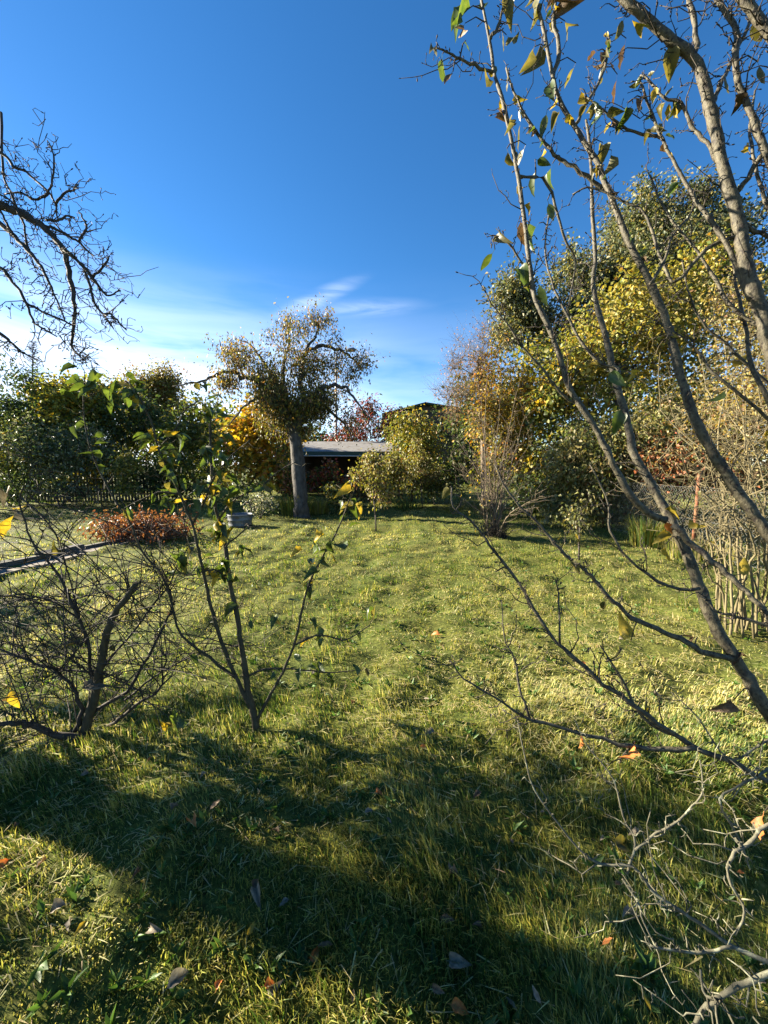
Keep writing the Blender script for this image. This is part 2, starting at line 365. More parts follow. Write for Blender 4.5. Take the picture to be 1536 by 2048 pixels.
def make_path():
    t = tag(bpy.data.objects.new('path', None), kind='structure'); COL.objects.link(t); WORLD[t] = np.zeros(3)
    p = 0.0; i = 0
    while p < plen - .35:
        L_ = random.uniform(.42, .6); q = PA[:2] + pdir * (p + L_ / 2) + pn * (.21 + random.uniform(-.02, .02))
        mb = MB(); mb.box((q[0], q[1], -.008 + random.uniform(-.008, .006) + float(height(q[0], q[1])) * .6), (L_ - .04, .33, .06), prot + random.uniform(-.09, .09), .014)
        mb.build('slab', M['slab'], t, smooth=False); p += L_
    k = thing('kerb', (PA[0], PA[1], 0), 'dark mossy edging stones holding the raised lawn beside the flagstone path', 'kerb')
    p = 0.0
    while p < plen - .3:
        L_ = random.uniform(.5, .85); q = PA[:2] + pdir * (p + L_ / 2) + pn * random.uniform(-.05, -.02)
        mb = MB(); mb.box((q[0], q[1], .02 + random.uniform(-.03, .02)), (L_ - .01, .12, .17), prot + random.uniform(-.08, .08), .018)
        mb.build('stone', M['kerb'], k, smooth=False); p += L_
make_path()

# ------------------------------------------------------------------ plants: generators
def blobs(lst, g):
    """attractor points in ellipsoids given as (px, py, rx, ry, distance, count[, depth radius in m])"""
    out = []
    for b in lst:
        px, py, rx, ry, d, n = b[:6]; c = at(px, py, d); a_ = rx / F * d; h_ = ry / F * d; dep = b[6] if len(b) > 6 else (a_ + h_) * .45
        m = max(3, n // 8); v = g.normal(size=(m, 3)); v /= np.linalg.norm(v, axis=1, keepdims=True); v *= (g.random((m, 1)) ** .4)
        v = v[g.integers(0, m, n)] + g.normal(size=(n, 3)) * .17
        out.append(c + v * np.array((a_, dep, h_)))
    o = np.concatenate(out); o[:, 2] = np.maximum(o[:, 2], .12); return o
def grow(start, attr, g, step=.45, rise=.25, wob=.05, back=1.6):
    """connect every attractor to the nearest wood that grew before it; returns nodes, parents"""
    nodes = [np.asarray(p, float) for p, _ in start]; par = [q for _, q in start]
    base = nodes[0]
    order = np.argsort(np.min(np.linalg.norm(attr[:, None, :] - np.array(nodes)[None], axis=2), axis=1))
    buf = np.zeros((len(nodes) + len(attr) * 14, 3)); n = len(nodes); buf[:n] = nodes
    for i in order:
        a_ = attr[i]; dv = a_ - buf[:n]; ds = np.linalg.norm(dv, axis=1)
        cost = ds + back * np.maximum(0, -dv[:, 2]) * .6
        j = int(np.argmin(cost)); p = buf[j]; d = ds[j]
        m = max(1, min(12, int(d / step)))
        pd = (p - buf[par[j]]) if par[j] >= 0 else np.array((0, 0, 1.))
        pd = pd / (np.linalg.norm(pd) + 1e-6); ctrl = p + (pd * .55 + (a_ - p) / (d + 1e-6) * .45) * d * .45 + np.array((0, 0, rise * d * .25))
        last = j
        for q in range(1, m + 1):
            t = q / m; pt = p * (1 - t) ** 2 + ctrl * 2 * t * (1 - t) + a_ * t * t
            if q < m: pt = pt + g.normal(size=3) * wob * step
            buf[n] = pt; par.append(last); last = n; n += 1
    return buf[:n], np.array(par)
def pipe_radius(par, tip=.004, ex=2.4, n=None):
    n = len(par); acc = np.zeros(n); kids = np.zeros(n, int)
    for i in range(n):
        if par[i] >= 0: kids[par[i]] += 1
    for i in range(n - 1, -1, -1):
        if kids[i] == 0: acc[i] += tip ** ex
        if par[i] >= 0: acc[par[i]] += acc[i]
    return acc ** (1 / ex)
def wood(mb, nodes, par, R, lo=0, hi=9, sides=5):
    idx = np.array([i for i in range(len(par)) if par[i] >= 0 and lo <= R[i] < hi])
    if not len(idx): return False
    a_ = nodes[par[idx]]; b = nodes[idx]; ext = (b - a_) * .06
    Pm = np.stack([a_ - ext, (a_ + b) / 2, b + ext], 1); r0 = np.minimum(R[par[idx]], R[idx] * 1.35)
    mb.tubes(Pm, np.stack([r0, (r0 + R[idx]) / 2, R[idx]], 1), sides, cap=sides > 5)
    return True
def palette(n, cols, g, var=.22):
    w = np.array([c[0] for c in cols]); w = w / w.sum(); k = g.choice(len(cols), n, p=w)
    c = np.array([c[1] for c in cols])[k]
    return np.clip(c * g.uniform(1 - var, 1 + var, (n, 1)) * (1 + g.normal(size=(n, 3)) * .06), .004, .7)
def leaf_cloud(mb, centres, per, spread, L, ratio, cols, g, droop=.2, up=.5, patch=None, outward=None):
    """leaves scattered in small clumps round every centre"""
    n = len(centres) * per
    c = np.repeat(centres, per, axis=0); off = g.normal(size=(n, 3)) * spread * .55
    p = c + off; ax = off / spread + g.normal(size=(n, 3)) * .6; ax[:, 2] -= droop * 2
    Ls = L * g.uniform(.6, 1.3, n); col = palette(n, cols, g)
    if patch is not None:                   # whole clumps turn together
        kc = palette(len(centres), patch, g, .1); m = np.repeat(g.random(len(centres)) < .7, per)
        col = np.where(m[:, None], np.repeat(kc, per, axis=0) * g.uniform(.75, 1.25, (n, 1)), col)
    mb.leaves(p, ax, Ls, Ls * ratio * g.uniform(.8, 1.2, n), col, up=up, g=g)
def twigs_at(mb, pts, per, L, r, g, dirs=None, up=.3, bend=.25, k=4, sides=3):
    """fine straight-ish twigs from every point; returns tips and directions"""
    n = len(pts) * per; p = np.repeat(pts, per, axis=0)
    d = g.normal(size=(n, 3)); d[:, 2] += up
    if dirs is not None: d = d * .6 + np.repeat(dirs, per, axis=0)
    d /= np.linalg.norm(d, axis=1, keepdims=True); Ls = (L * g.uniform(.5, 1.4, n))[:, None]
    bd = g.normal(size=(n, 3)) * bend; t = np.linspace(0, 1, k)
    Pm = p[:, None] + d[:, None] * Ls[:, None] * t[None, :, None] + bd[:, None] * Ls[:, None] * (t ** 2)[None, :, None] + g.normal(size=(n, k, 3)) * Ls[:, None] * .03 * (t > 0)[None, :, None]
    mb.tubes(Pm, np.tile(r * (1 - .7 * t), (n, 1)), sides, cap=False)
    return Pm[:, -1], d, Pm
def make_tree(name, base, label, cat, start, attr, cols, leaf=(.09, .6), per=6, spread=.22, seed=1, bark='bark_dark', trunk_r=None, tip=.004,
              thick=.02, step=.45, rise=.25, fine=0, fine_len=.4, patch=None, droop=.2, up=.5, group=None, leaf_at=None, ex=2.4, crown='crown', wob=.05, fine_r=.003, fine_up=.3):
    """a woody plant: trunk (thick wood), branches (thin wood), crown (leaves)"""
    g = np.random.default_rng(seed); base = np.asarray(base, float)
    t = thing(name, tuple(base), label, cat, group)
    nodes, par = grow(start, attr, g, step=step, rise=rise, wob=wob); R = pipe_radius(par, tip, ex)
    if trunk_r: R = R * (1 + (trunk_r / R[0] - 1) * (R / R[0]))
    mb = MB(); mb2 = MB()
    if wood(mb, nodes, par, R, thick, 99, 8): mb.build('trunk', M[bark], t)
    w2 = wood(mb2, nodes, par, R, 0, thick, 4)
    tips = attr
    if fine: tp, td, pm = twigs_at(mb2, attr, fine, fine_len, fine_r, g, up=fine_up); tips = np.concatenate([attr, tp, pm[:, 2]])
    if mb2.n: mb2.build('branches', M[bark], t)
    if per:
        cr = MB(); pts = tips if leaf_at is None else tips[leaf_at(tips, g)]
        leaf_cloud(cr, pts, per, spread, leaf[0], leaf[1], cols, g, droop=droop, up=up, patch=patch); cr.build(crown, M['foliage'], t)
    return t
def stem_start(base, pts):
    """initial trunk polyline as growth nodes"""
    o = [(np.asarray(base, float), -1)]
    for i, p in enumerate(pts): o.append((np.asarray(p, float), i))
    return o

Y_ = (.42, .27, .025); YG = (.20, .19, .03); G_ = (.055, .085, .02); DG = (.025, .045, .014); OL = (.085, .085, .025); OR = (.42, .16, .025); BR = (.17, .09, .04); PALE = (.27, .24, .10); RED = (.20, .035, .025); SIL = (.14, .16, .11)

def gb(px, d):
    yc = (d * sp - CAM_H) / cp
    return np.array(((px - 768) / F * d, d * cp + yc * sp, 0.0))
def shrub(name, px, d, label, lst, cols, seed, cat='shrub', stems=3, stem_h=.5, **kw):
    g = np.random.default_rng(seed + 500); b = gb(px, d); st = [(b, -1)]
    for i in range(stems):
        p = b + np.array((g.normal() * .22, g.normal() * .2, stem_h * g.uniform(.7, 1.3))); st.append((p, 0))
    return make_tree(name, b, label, cat, st, blobs(lst, g), cols, seed=seed, **kw)

# ------------------------------------------------------------------ far background
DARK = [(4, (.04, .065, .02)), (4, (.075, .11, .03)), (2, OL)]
far = [(-260, 27, 'dark distant tree beyond the far left corner of the garden', 850, 150, 90), (20, 27, 'dark distant tree rising behind the leftmost hedge shrubs', 850, 120, 80),
       (390, 28, 'dark low distant tree between the brown topped tree and the yellow shrub', 880, 110, 55), (560, 29, 'dark distant tree behind the old pear trunk', 880, 110, 60),
       (1000, 30, 'dark distant tree behind the orange twiggy tree', 850, 130, 90), (1560, 24, 'dark distant tree beyond the right edge behind the bare stems', 720, 200, 220)]
for i, (px, d, lab, py, rx, ry) in enumerate(far):
    shrub('distant_tree', px, d, lab, [(px, py, rx, ry, d, 130), (px, 940, rx, 60, d, 50)], DARK, 40 + i, 'tree', stems=2, stem_h=2, leaf=(.34, .6), per=24, spread=.8, step=1.2, thick=.05, tip=.012, group='dark trees beyond the garden')
shrub('brown_topped_tree', 300, 21, 'rounded tree with pale yellow and brown crown above the dark left hedge',
      [(290, 800, 62, 42, 21, 120), (320, 780, 40, 30, 21, 50), (290, 870, 60, 60, 21, 60)], [(3, YG), (3, PALE), (2, BR), (2, OL)], 51, 'tree', stems=2, stem_h=2, leaf=(.14, .6), per=12, spread=.42, step=.8, fine=3, fine_len=.6, thick=.05)

# the low building with a dark green roof
def building():
    d = 34; t = thing('building', tuple(gb(830, d)), 'low dark building with shallow dark green gable roof beyond the shrubs', 'building')
    x0, x1 = gb(765, d)[0], gb(985, d)[0]; y = gb(830, d)[1]; zr = at(845, 813, d)[2]; ze = at(845, 834, d)[2]
    M['dark_wall'] = noise_mat('dark_wall', (.05, .045, .04), (.09, .08, .07), 2); M['green_roof'] = noise_mat('green_roof', (.018, .045, .035), (.03, .065, .05), 1.5, rough=.8, bump=.1)
    xm = at(848, 800, d)[0]; w = MB(); pr = [(x0 + .3, 0), (x1 - .3, 0), (x1 - .3, ze), (xm, zr), (x0 + .3, ze)]
    w.add([(p, y, q) for p, q in pr] + [(p, y + 6, q) for p, q in pr], [(0, 1, 2, 4), (5, 9, 7, 6), (0, 4, 9, 5), (1, 6, 7, 2)], [(4, 2, 3), (7, 9, 8)]); w.build('wall', M['dark_wall'], t, smooth=False)
    for s_, xe in ((-1, x0), (1, x1)):
        r = MB(); a_ = math.atan2(zr - ze, abs(xe - xm)); Ln = math.hypot(zr - ze, xe - xm)
        r.box((0, 0, 0), (Ln + .1, 7, .16)); v = r.V[0]; ca, sa = math.cos(a_ * -s_), math.sin(a_ * -s_)
        r.V[0] = v @ np.array([[ca, 0, sa], [0, 1, 0], [-sa, 0, ca]]) + np.array(((xe + xm) / 2, y + 3, (zr + ze) / 2 + .1)); r.build('roof', M['green_roof'], t, smooth=False)
    M['pane'] = noise_mat('window_pane', (.02, .022, .025), (.03, .033, .036), 2, rough=.08, bump=.01, spec=.6)
    for k in range(4):
        xx = x0 + 2 + k * (x1 - x0 - 4) / 3; f = MB(); f.box((xx, y - .02, 1.7), (1.2, .08, 1.1)); w_ = f.build('window', M['dark_wall'], t, smooth=False); f = MB(); f.box((xx, y - .066, 1.7), (1.0, .008, .9)); f.build('pane', M['pane'], w_, smooth=False)
building()

# the open garden shed
def shed():
    d = 19.5; b = gb(680, d); t = thing('garden_shed', tuple(b), 'open garden shed with grey felt roof and dark green fascia behind the pear tree', 'shed')
    M['felt'] = noise_mat('roof_felt', (.13, .125, .12), (.25, .24, .225), 3, (1, 4, 1), bump=.3, dist=.01, c3=(.14, .12, .10), scale2=4)
    M['fascia'] = noise_mat('green_fascia', (.02, .05, .045), (.03, .075, .065), 3, rough=.5, bump=.1)
    M['shed_wood'] = noise_mat('shed_wood', (.03, .023, .018), (.07, .055, .042), 6, (1, 1, .2), bump=.4)
    M['gutter'] = noise_mat('gutter', (.35, .36, .36), (.5, .5, .5), 5, rough=.4, bump=.05)
    xl, xr = gb(592, d)[0], gb(800, d)[0]; y0 = b[1]; ze = at(680, 904, d)[2]; zb = at(680, 884, d + 2.6)[2]; W = xr - xl; xm = (xl + xr) / 2
    a_ = math.atan2(zb - ze, 2.8)
    deck = MB(); deck.box((0, 0, 0), (W + .24, 2.9, .02)); ca, sa = math.cos(a_), math.sin(a_); deck.V[0] = deck.V[0] @ np.array([[1, 0, 0], [0, ca, sa], [0, -sa, ca]]) + np.array((xm, y0 + 1.22 * ca, ze + 1.22 * sa - .01)); deck = deck.build('roof', M['shed_wood'], t, smooth=False)
    for k in range(3):     # overlapping strips of felt
        m = MB(); Ls = 1.05; m.box((0, 0, 0), (W + .3, Ls, .035)); v = m.V[0]; ca, sa = math.cos(a_), math.sin(a_)
        yy = -.25 + k * .98 + Ls / 2
        m.V[0] = v @ np.array([[1, 0, 0], [0, ca, sa], [0, -sa, ca]]) + np.array((xm, y0 + yy * ca, ze + yy * sa - k * .012 + .05)); m.build('roof_strip', M['felt'], deck, smooth=False)
    m = MB(); m.box((xm, y0 - .27, ze - .09), (W + .32, .03, .19)); fas = m.build('fascia', M['fascia'], t, smooth=False)
    m = MB(); m.tubes(np.array([(xl - .15, y0 - .33, ze - .2), (xm, y0 - .33, ze - .215), (xr + .15, y0 - .33, ze - .23)]), np.array([.03, .03, .03]), 6); m.build('gutter', M['gutter'], fas)
    for i in range(4):
        m = MB(); m.box((xl + .1 + i * (W - .2) / 3, y0, ze / 2 - .03), (.1, .1, ze - .06)); m.build('post', M['shed_wood'], t, smooth=False)
    n = 22
    for i in range(n):
        m = MB(); m.box((xl + (i + .5) * W / n, y0 + 2.4 + (i % 2) * .024, zb / 2 - .1), (W / n + .03, .02, zb - .2)); m.build('plank', M['shed_wood'], t, smooth=False)
    for s_ in (xl, xr):
        for i in range(12):
            m = MB(); yy = y0 + .1 + (i + .5) * 2.2 / 12; zz = ze + (zb - ze) * (i + .5) / 12 * .85 - .05; m.box((s_, yy, zz / 2), (.025 if i % 2 else .02, .19, zz)); m.build('plank', M['shed_wood'], t, smooth=False)
shed()

def street_lamp():
    d = 25; b = gb(672, d); t = thing('street_lamp', tuple(b), 'thin grey street lamp with curved arm seen through the pear crown', 'street lamp')
    M['lamp_metal'] = noise_mat('lamp_metal', (.12, .12, .12), (.2, .2, .2), 5, rough=.5, bump=.1, metal=.4)
    top = at(672, 722, d); m = MB(); z = np.linspace(0, 1, 5)[:, None]; m.tubes(b + (top - b) * z, np.linspace(.1, .055, 5), 8); m.build('pole', M['lamp_metal'], t)
    q = np.array([top, top + (.03, 0, .25), top + (.15, 0, .5), top + (.42, 0, .66), top + (.75, 0, .68)]); m = MB(); m.tubes(q, np.full(5, .04), 8); arm = m.build('arm', M['lamp_metal'], t)
    c = top + np.array((.95, 0, .68)); m = MB(); m.tubes(np.array([c - (.3, 0, .03), c - (.12, 0, 0), c + (.2, 0, .03), c + (.38, 0, .02)]), np.array([.06, .13, .15, .04]), 8); m.build('lamp_head', M['lamp_metal'], arm)
street_lamp()

def picket_fence():
    d = 17.3; x0, x1 = gb(-260, d)[0], gb(330, d)[0]; y = gb(0, d)[1]; t = thing('picket_fence', (x0, y, 0), 'dark weathered picket fence in the shade under the left hedge', 'fence')
    M['old_wood'] = noise_mat('old_wood', (.04, .033, .027), (.095, .08, .065), 8, (1, 1, .2), bump=.4)
    n = int((x1 - x0) / .14); me = None
    for i in range(n):
        m = MB(); h = 1.0 + random.uniform(-.03, .03); x = x0 + (i + .5) * .14
        v = [(-.045, 0, 0), (.045, 0, 0), (.045, 0, h), (0, 0, h + .07), (-.045, 0, h)]
        V = [(x + a_[0], y - .02, a_[2]) for a_ in v] + [(x + a_[0], y + .005, a_[2]) for a_ in v]
        m.add(V, [(0, 1, 2, 4), (6, 5, 9, 7), (0, 5, 6, 1), (1, 6, 7, 2), (4, 9, 5, 0), (2, 7, 8, 3), (3, 8, 9, 4)], [(4, 2, 3), (7, 9, 8)]); m.build('picket', M['old_wood'], t, smooth=False)
    for z in (.3, .8):
        m = MB(); m.box(((x0 + x1) / 2, y + .035, z), (x1 - x0, .05, .08)); m.build('rail', M['old_wood'], t, smooth=False)
picket_fence()

# ------------------------------------------------------------------ the left hedge
KW = dict(step=.6, thick=.03, tip=.006)
shrub('hedge_shrub', -150, 14, 'dark evergreen shrub beyond the left edge of the lawn', [(-160, 900, 130, 120, 14, 200)], DARK, 60, leaf=(0.140, .55), per=21, spread=.42, **KW)
shrub('conifer', 30, 15.5, 'tall dark evergreen at the far left end of the hedge', [(20, 860, 80, 120, 15.5, 200), (60, 800, 50, 50, 15.5, 70), (20, 960, 90, 45, 15.5, 60)], [(4, (.045, .075, .025)), (3, (.07, .10, .035))], 61, 'evergreen', leaf=(0.154, .45), per=24, spread=.42, droop=.4, **KW)
shrub('yellowing_tree', 140, 16.5, 'yellow green tree top rising out of the left hedge', [(130, 815, 75, 48, 16.5, 150), (190, 800, 40, 35, 16.5, 50), (140, 900, 90, 70, 16.5, 80)], [(4, (.27, .26, .045)), (2, (.15, .18, .04)), (1, Y_), (1, OL)], 62, 'tree', leaf=(0.168, .65), per=21, spread=.4, fine=2, **KW)
shrub('hedge_shrub', 120, 14.4, 'broad grey green shrub in the middle of the left hedge', [(110, 905, 95, 65, 14.4, 180), (185, 895, 55, 45, 14.4, 60), (110, 965, 110, 35, 14.4, 70)], [(3, (.10, .13, .06)), (3, (.18, .20, .13)), (2, G_)], 63, leaf=(0.119, .5), per=22, spread=.36, **KW)
shrub('hedge_shrub', 275, 17, 'very dark dense shrub behind the small sunlit bush', [(270, 860, 75, 70, 17, 170), (260, 950, 90, 50, 17, 90)], DARK, 64, leaf=(0.168, .55), per=24, spread=.46, **KW)
shrub('hedge_shrub', 400, 16.5, 'dark green shrub behind the crown of the apple sapling', [(400, 870, 75, 65, 16.5, 150), (390, 950, 90, 45, 16.5, 90)], [(3, (.06, .09, .025)), (3, (.09, .12, .03)), (2, YG)], 65, leaf=(0.168, .6), per=21, spread=.44, **KW)
shrub('small_bush', 255, 13.3, 'small slender sunlit bush in front of the dark hedge', [(250, 935, 24, 35, 13.3, 70), (262, 970, 22, 25, 13.3, 30)], [(3, YG), (2, G_), (1, PALE)], 66, 'bush', leaf=(0.098, .6), per=15, spread=.2, step=.3, thick=.015)
shrub('yellow_shrub', 505, 14.6, 'bright golden yellow shrub left of the pear trunk', [(515, 850, 48, 45, 14.6, 120), (475, 885, 40, 55, 14.6, 80), (545, 910, 50, 50, 14.6, 60)], [(5, Y_), (2, OR), (3, YG), (1, OL)], 67, leaf=(0.154, .8), per=21, spread=.36, patch=[(4, Y_), (1, OR), (2, YG)], **KW)
def dead_spruce():
    d = 17.8; b = gb(62, d); t = thing('dead_spruce', tuple(b), 'bare dead spruce tip sticking up above the far left hedge', 'tree')
    g = np.random.default_rng(3); top = at(66, 685, d); m = MB(); m.tubes(b + (top - b) * np.linspace(0, 1, 6)[:, None], np.linspace(.12, .012, 6), 6); m.build('trunk', M['bark_dark'], t)
    m = MB()
    for k in range(22):
        f = 1 - .38 * (k / 22) ** 1.2; p = b + (top - b) * f; n = 5; a_ = g.uniform(0, 6.28, n); L_ = (.14 + 1.5 * (1 - f)) * g.uniform(.6, 1.2, n)
        e_ = np.stack([np.cos(a_) * L_, np.sin(a_) * L_, L_ * .45], -1); tt = np.linspace(0, 1, 4)
        Pm = p + e_[:, None] * tt[None, :, None] + np.array((0, 0, .25)) * (L_[:, None, None] * (tt ** 2)[None, :, None]); m.tubes(Pm, np.tile(.012 * (1 - .6 * tt), (n, 1)), 3)
        twigs_at(m, Pm[:, 2], 3, .25, .005, g, up=.2)
    m.build('branches', M['bark_dark'], t)
dead_spruce()

# ------------------------------------------------------------------ bed in front of the shed
shrub('red_sumac', 745, 23.5, 'dark red sumac thicket behind the shed roof', [(745, 855, 60, 45, 23.5, 140), (700, 880, 50, 35, 23.5, 60), (800, 850, 40, 30, 23.5, 60), (735, 815, 12, 25, 23.5, 20)],
      [(4, RED), (3, (.06, .025, .02)), (2, DG), (1, BR)], 70, leaf=(0.250, .3), per=18, spread=.5, droop=.5, step=.9, thick=.04)
shrub('yellow_green_shrub', 825, 16.2, 'large sunlit yellow green shrub right of the shed', [(822, 880, 58, 62, 16.2, 190), (850, 930, 50, 50, 16.2, 80), (800, 835, 12, 22, 16.2, 12), (800, 950, 50, 40, 16.2, 60)],
      [(4, YG), (3, (.12, .15, .03)), (1, Y_), (1, OL)], 71, leaf=(0.125, .55), per=22, spread=.34, patch=[(3, YG), (2, (.10, .14, .03)), (1, Y_)], droop=.5, **KW)
shrub('vine_clump', 770, 15, 'yellowing climber tumbling over the right end of the shed', [(778, 945, 36, 36, 15, 110), (750, 980, 36, 18, 15, 40)], [(3, YG), (2, OL), (2, PALE), (1, BR)], 72, 'climber', leaf=(0.125, .6), per=18, spread=.3, droop=.8, **KW)
shrub('hydrangea', 645, 15, 'reddish hydrangea bush between pear trunk and shed', [(648, 960, 30, 25, 15, 50), (655, 940, 14, 10, 15, 12)], [(3, BR), (2, RED), (3, G_), (1, OR)], 73, 'bush', leaf=(0.138, .75), per=18, spread=.2, step=.3, thick=.015)
shrub('hydrangea', 580, 14.2, 'pink leaved bush just left of the pear trunk', [(572, 950, 28, 28, 14.2, 55), (570, 985, 30, 14, 14.2, 20)], [(3, (.35, .17, .09)), (2, YG), (2, G_)], 74, 'bush', leaf=(0.125, .7), per=16, spread=.2, step=.3, thick=.015)
shrub('peony', 672, 12.6, 'pale green leafy plant at the foot of the yucca', [(668, 995, 24, 20, 12.6, 50), (690, 1005, 18, 14, 12.6, 24)], [(3, G_), (2, YG), (2, PALE)], 75, 'plant', leaf=(0.125, .45), per=13, spread=.16, step=.25, thick=.015)
shrub('aster', 520, 11.2, 'grey white seeding aster clump beside the metal tub', [(522, 1010, 28, 26, 11.2, 60)], [(3, (.40, .40, .33)), (2, G_), (2, SIL)], 76, 'plant', leaf=(0.056, .6), per=21, spread=.16, step=.25, thick=.012)
shrub('small_bush', 715, 14.4, 'low brownish bush under the climber by the shed', [(722, 985, 30, 18, 14.4, 40)], [(2, BR), (3, OL), (1, RED), (2, G_)], 77, 'bush', leaf=(0.088, .5), per=13, spread=.2, step=.3, thick=.012)
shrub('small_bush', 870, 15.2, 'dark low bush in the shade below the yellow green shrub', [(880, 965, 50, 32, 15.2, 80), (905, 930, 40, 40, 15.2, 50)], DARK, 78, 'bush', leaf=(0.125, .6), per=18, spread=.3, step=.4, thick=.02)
def grass_tuft(px, d, h, n, label, seed, col, sprd=.35):
    g = np.random.default_rng(seed); b = gb(px, d); a_ = g.uniform(0, 6.28, n); o = g.random(n) ** .5 * sprd * .45; L_ = h * g.uniform(.5, 1.15, n)
    p = b + np.stack([np.cos(a_) * o, np.sin(a_) * o, 0 * o], -1); ln = g.uniform(.1, .8, n); u = np.stack([np.cos(a_), np.sin(a_), 0 * a_], -1); s_ = np.stack([-np.sin(a_), np.cos(a_), 0 * a_], -1)
    w = .006 + .004 * g.random(n); md = p + u * (ln * L_ * .25)[:, None]; md[:, 2] += L_ * .6; tp = md + u * (ln * L_ * .5)[:, None]; tp[:, 2] += L_ * (.4 - ln * .35); tw = s_ * w[:, None]
    V = np.stack([p - tw, p + tw, md + tw * .8, md - tw * .8, tp], 1).reshape(-1, 3); i = (np.arange(n) * 5)[:, None]; mb = MB()
    mb.add(V, i + np.array([[0, 1, 2, 3]]), i + np.array([[3, 2, 4]]), np.repeat(palette(n, col, g), 5, axis=0))
    tag(mb.build('grass_tuft', M['grass'], origin=b), label, 'grass tuft')
grass_tuft(590, 12.6, .75, 420, 'long uncut green grass around the foot of the pear trunk', 1, [(3, YG), (3, (.09, .14, .025)), (1, G_)], 1.5)
grass_tuft(640, 12.9, .6, 300, 'tall pale grass clump between the pear trunk and the yucca', 2, [(3, YG), (2, PALE)], .9)
grass_tuft(1295, 7.7, .62, 420, 'feathery green grass clump beside the rusty fence post', 3, [(3, (.09, .14, .03)), (2, YG), (1, PALE)], .7)
grass_tuft(815, 14.2, .35, 260, 'low green grass fringe below the yellow green shrub', 4, [(3, (.08, .13, .03)), (2, G_)], 1.4)
grass_tuft(1400, 6.6, .45, 300, 'rough grass growing through the chain link fence', 5, [(3, PALE), (2, YG), (2, G_)], 1.2)
def yucca():
    d = 13.6; b = gb(684, d); t = thing('yucca', tuple(b), 'spiky grey green yucca in the bed in front of the shed', 'yucca'); g = np.random.default_rng(9)
    m = MB(); m.tubes(b + np.array([(0, 0, 0), (.01, 0, .15), (0, 0, .32)]), np.array([.07, .06, .05]), 7); m.build('trunk', M['bark_dark'], t)
    M['yucca_leaf'] = leaf_mat('yucca_leaf', .15, rough=.4, spec=.5)
    for k in range(64):
        a_ = g.uniform(0, 6.28); el = g.uniform(.05, 1.45); L_ = g.uniform(.45, .72); u = np.array((math.cos(a_) * math.cos(el), math.sin(a_) * math.cos(el), math.sin(el))); s_ = np.array((-math.sin(a_), math.cos(a_), 0)) * .019
        c = b + np.array((0, 0, .32)); V = []
        for f, w in ((0, .6), (.35, 1), (.7, .7), (1, .05)):
            p = c + u * L_ * f - np.array((0, 0, .12)) * f * f * math.cos(el); V += [p - s_ * w, p + s_ * w]
        m = MB(); m.add(V, [(0, 1, 3, 2), (2, 3, 5, 4), (4, 5, 7, 6)], None, np.array((.075, .10, .06)) * g.uniform(.7, 1.5)); m.build('leaf', M['yucca_leaf'], t)
yucca()

# ------------------------------------------------------------------ traced limbs
def smooth_path(P, R, k):
    P = np.asarray(P, float); R = np.asarray(R, float); n = len(P)
    Q = np.vstack([2 * P[0] - P[1], P, 2 * P[-1] - P[-2]]); t = np.linspace(0, n - 1 - 1e-6, k); i = t.astype(int); f = (t - i)[:, None]
    p0, p1, p2, p3 = Q[i], Q[i + 1], Q[i + 2], Q[i + 3]
    C = .5 * (2 * p1 + (p2 - p0) * f + (2 * p0 - 5 * p1 + 4 * p2 - p3) * f ** 2 + (3 * p1 - p0 - 3 * p2 + p3) * f ** 3)
    return C, np.interp(t, np.arange(n), R)
def trace(pts, r0, r1, d0, d1, k=None, wob=.35, pre=None, seed=None):
    """a limb through image positions, its distance running from d0 to d1, its radius (in image px) from r0 to r1; pre: world points before it"""
    n = len(pts); f = np.linspace(0, 1, n); D = d0 + (d1 - d0) * f; Rp = r0 + (r1 - r0) * f
    P = [at(p[0], p[1], d) for p, d in zip(pts, D)]; R = [r / F * d for r, d in zip(Rp, D)]
    if pre is not None:
        P = [np.asarray(q[:3], float) for q in pre] + P; R = [q[3] for q in pre] + R
    k = k or len(P) * 3
    C, RR = smooth_path(P, R, k)
    g = np.random.default_rng(seed if seed is not None else int(abs(pts[0][0] * 7 + pts[-1][1] * 13)))
    C = C + g.normal(size=C.shape) * RR[:, None] * wob * (np.arange(k) > 0)[:, None]
    RR = RR * (1 + g.normal(size=k) * .07)
    return C, RR
def add_path(mb, C, R, sides=7): mb.tubes(C, R, sides)
def along(C, n, g, lo=.0, hi=1.0):
    t = g.uniform(lo, hi, n) * (len(C) - 1.001); i = t.astype(int); f = (t - i)[:, None]; return C[i] * (1 - f) + C[i + 1] * f, i, C[i + 1] - C[i]
def spurs(mb, C, R, n, L, r, g, lo=.05, hi=1., fwd=.6, up=.2, k=4, zig=.18, sides=3):
    """short side twigs with a forward lean; returns list of twig polylines"""
    p, i, t = along(C, n, g, lo, hi); t = t / (np.linalg.norm(t, axis=1, keepdims=True) + 1e-9)
    d = g.normal(size=(n, 3)); d -= (d * t).sum(1, keepdims=True) * t; d /= np.linalg.norm(d, axis=1, keepdims=True) + 1e-9
    d = d + t * fwd; d[:, 2] += up; d /= np.linalg.norm(d, axis=1, keepdims=True); Ls = L * g.uniform(.35, 1.5, n); tt = np.linspace(0, 1, k)
    Pm = p[:, None] + d[:, None] * Ls[:, None, None] * tt[None, :, None] + np.cumsum(g.normal(size=(n, k, 3)), axis=1) * (Ls[:, None, None] * zig) * (tt > 0)[None, :, None]
    rr = np.minimum(r, R[i] * .8)[:, None] * (1 - .55 * tt)[None, :]
    mb.tubes(Pm, rr, sides); return Pm
